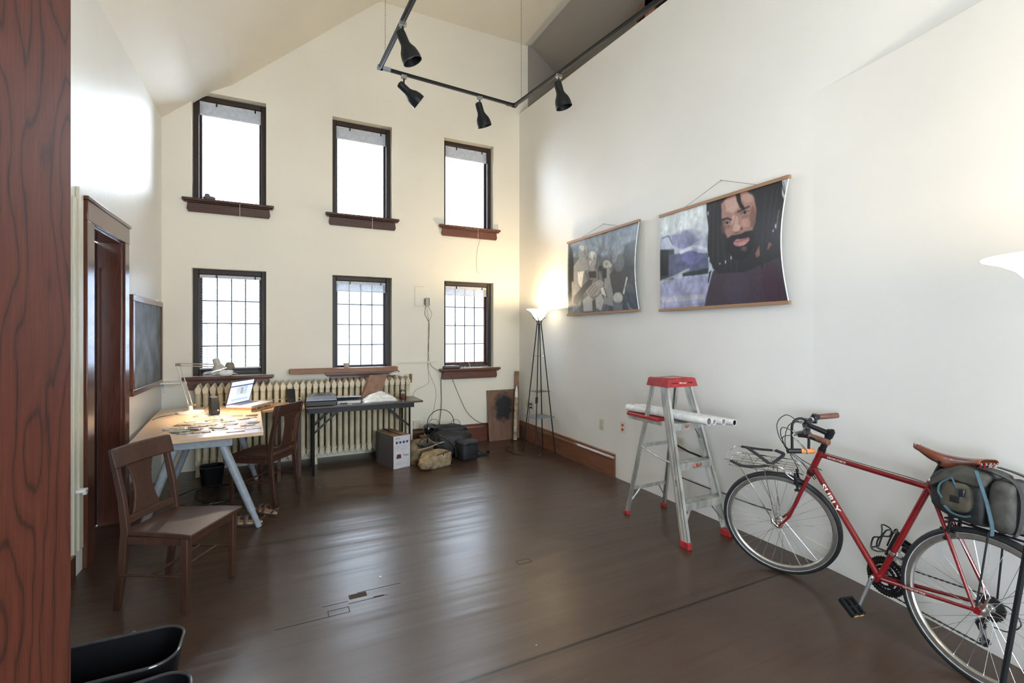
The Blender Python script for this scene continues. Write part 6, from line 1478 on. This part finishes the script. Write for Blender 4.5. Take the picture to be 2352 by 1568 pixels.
# centre child
cv.poly(BB_((270, 860), (340, 800), (460, 800), (520, 900), (540, 1060), (520, 1230), (420, 1260), (280, 1220), (240, 1080)), L3, 3); cv.poly(BB_((335, 840), (445, 830), (450, 930), (345, 930)), D1, 1)
cv.ell(*Bq(388, 670), 9.5, 20, L1, 0, 2); cv.ell(*Bq(395, 610), 9, 10, lin((212, 212, 212)), 0, 4, .6); cv.line(BB_((350, 662), (378, 662)), 1.8, D1, 1); cv.line(BB_((405, 655), (435, 652)), 1.8, D1, 1); cv.line(BB_((372, 728), (400, 724)), 2.2, D2, 1); cv.line(BB_((391, 670), (388, 705)), 1.4, L3, 1); cv.ell(*Bq(340, 690), 2, 14, L3, 0, 3, .8)
cv.poly(BB_((340, 800), (440, 790), (400, 830)), lin((150, 150, 150)), 1); cv.line(BB_((300, 830), (350, 1010)), 2.6, D1, 2, .7); cv.line(BB_((470, 800), (490, 1000)), 2.4, D1, 2, .7)
cv.ell(*Bq(425, 690), 3.2, 17, lin((120, 120, 122)), 0, 5, .7); cv.ell(*Bq(385, 770), 7, 5, lin((126, 126, 128)), 0, 4, .7); cv.ell(*Bq(350, 600), 3, 9, lin((130, 132, 136)), 0, 4, .6); cv.ell(*Bq(290, 530), 3, 16, lin((108, 112, 118)), 0, 5, .7); cv.ell(*Bq(262, 440), 9, 5, lin((110, 118, 128)), 0, 5, .7); cv.ell(*Bq(388, 750), 3.5, 1.2, lin((150, 148, 146)), 0, 2, .7); cv.ell(*Bq(364, 655), 3, 3, lin((116, 116, 118)), 0, 3, .6); cv.ell(*Bq(418, 650), 3, 3, lin((112, 112, 114)), 0, 3, .6)
# hands and sleeves
cv.poly(BB_((130, 1200), (290, 1010), (350, 950), (400, 960), (380, 1040), (280, 1150), (180, 1320), (120, 1290)), D2, 3); cv.poly(BB_((300, 1120), (400, 1010), (500, 950), (560, 1000), (540, 1060), (470, 1170), (400, 1200), (330, 1180)), lin((150, 146, 142)), 2)
for a, b, c_, d in ((330, 1140, 420, 1020), (355, 1170, 450, 1050), (385, 1190, 475, 1080), (300, 1060, 390, 960), (290, 1030, 370, 930)): cv.line([Bq(a, b), Bq(c_, d)], 1.3, D1, 1, .8)
# raised arm, flower-like hand
cv.poly(BB_((570, 960), (600, 780), (650, 790), (690, 980), (700, 1340), (560, 1300), (560, 1100)), L2, 3); cv.poly(BB_((520, 800), (600, 790), (600, 930), (540, 940)), D1, 2); cv.ell(*Bq(600, 730), 9, 9, L1, 0, 2, .9); cv.ell(*Bq(650, 750), 5, 5, L1, 0, 1, .9); cv.ell(*Bq(510, 790), 5, 7, D1, 0, 2)
for k in range(8): a = k*.8; cv.line([Bq(600, 730), Bq(600+48*math.cos(a), 730+48*math.sin(a))], 1.0, lin((100, 104, 110)), 1, .7)
cv.poly(BB_((510, 1080), (560, 1060), (610, 1200), (530, 1160)), lin((210, 206, 202)), 1); cv.line(BB_((560, 1070), (610, 1220)), 2, D1, 1)
# trousers and ball
cv.poly(BB_((260, 1250), (340, 1180), (420, 1260), (400, 1400), (270, 1410)), L1, 3); cv.poly(BB_((430, 1230), (520, 1150), (560, 1260), (520, 1400), (450, 1360)), lin((176, 172, 168)), 3); cv.poly(BB_((390, 1260), (440, 1230), (450, 1420), (400, 1420)), D2, 3)
# seated figure at the right
cv.poly(BB_((640, 880), (720, 780), (840, 840), (930, 900), (880, 1100), (840, 1180), (700, 1180), (660, 1000)), lin((60, 62, 68)), 5); cv.ell(*Bq(800, 720), 12, 20, lin((104, 108, 114)), 15, 5, .8); cv.ell(*Bq(740, 560), 7, 26, lin((140, 150, 162)), 12, 6, .6); cv.line(BB_((925, 915), (855, 1160)), 3.4, lin((200, 200, 200)), 1); cv.ell(*Bq(770, 1215), 11.5, 12.5, lin((186, 184, 180)), 0, 2); cv.poly(BB_((710, 1280), (830, 1270), (830, 1400), (700, 1400)), L3, 3, .8); cv.line(BB_((910, 1290), (940, 1370), (1000, 1400)), 2.6, lin((150, 150, 148)), 3, .8); cv.ell(*Bq(950, 1080), 12, 10, lin((76, 86, 92)), 0, 6, .7)
cv.C = np.stack([cv.soft(cv.C[..., k], 2) for k in range(3)], -1); cv.noise(.14, 11, 30); cv.noise(.12, 12, 60)
poster('group_poster', cor2, cv, 'smaller black and white poster of children, hanging nearest the corner lamp', onX(1386, 514, 3.272).yz[:], (4.75, 4.05), .04)
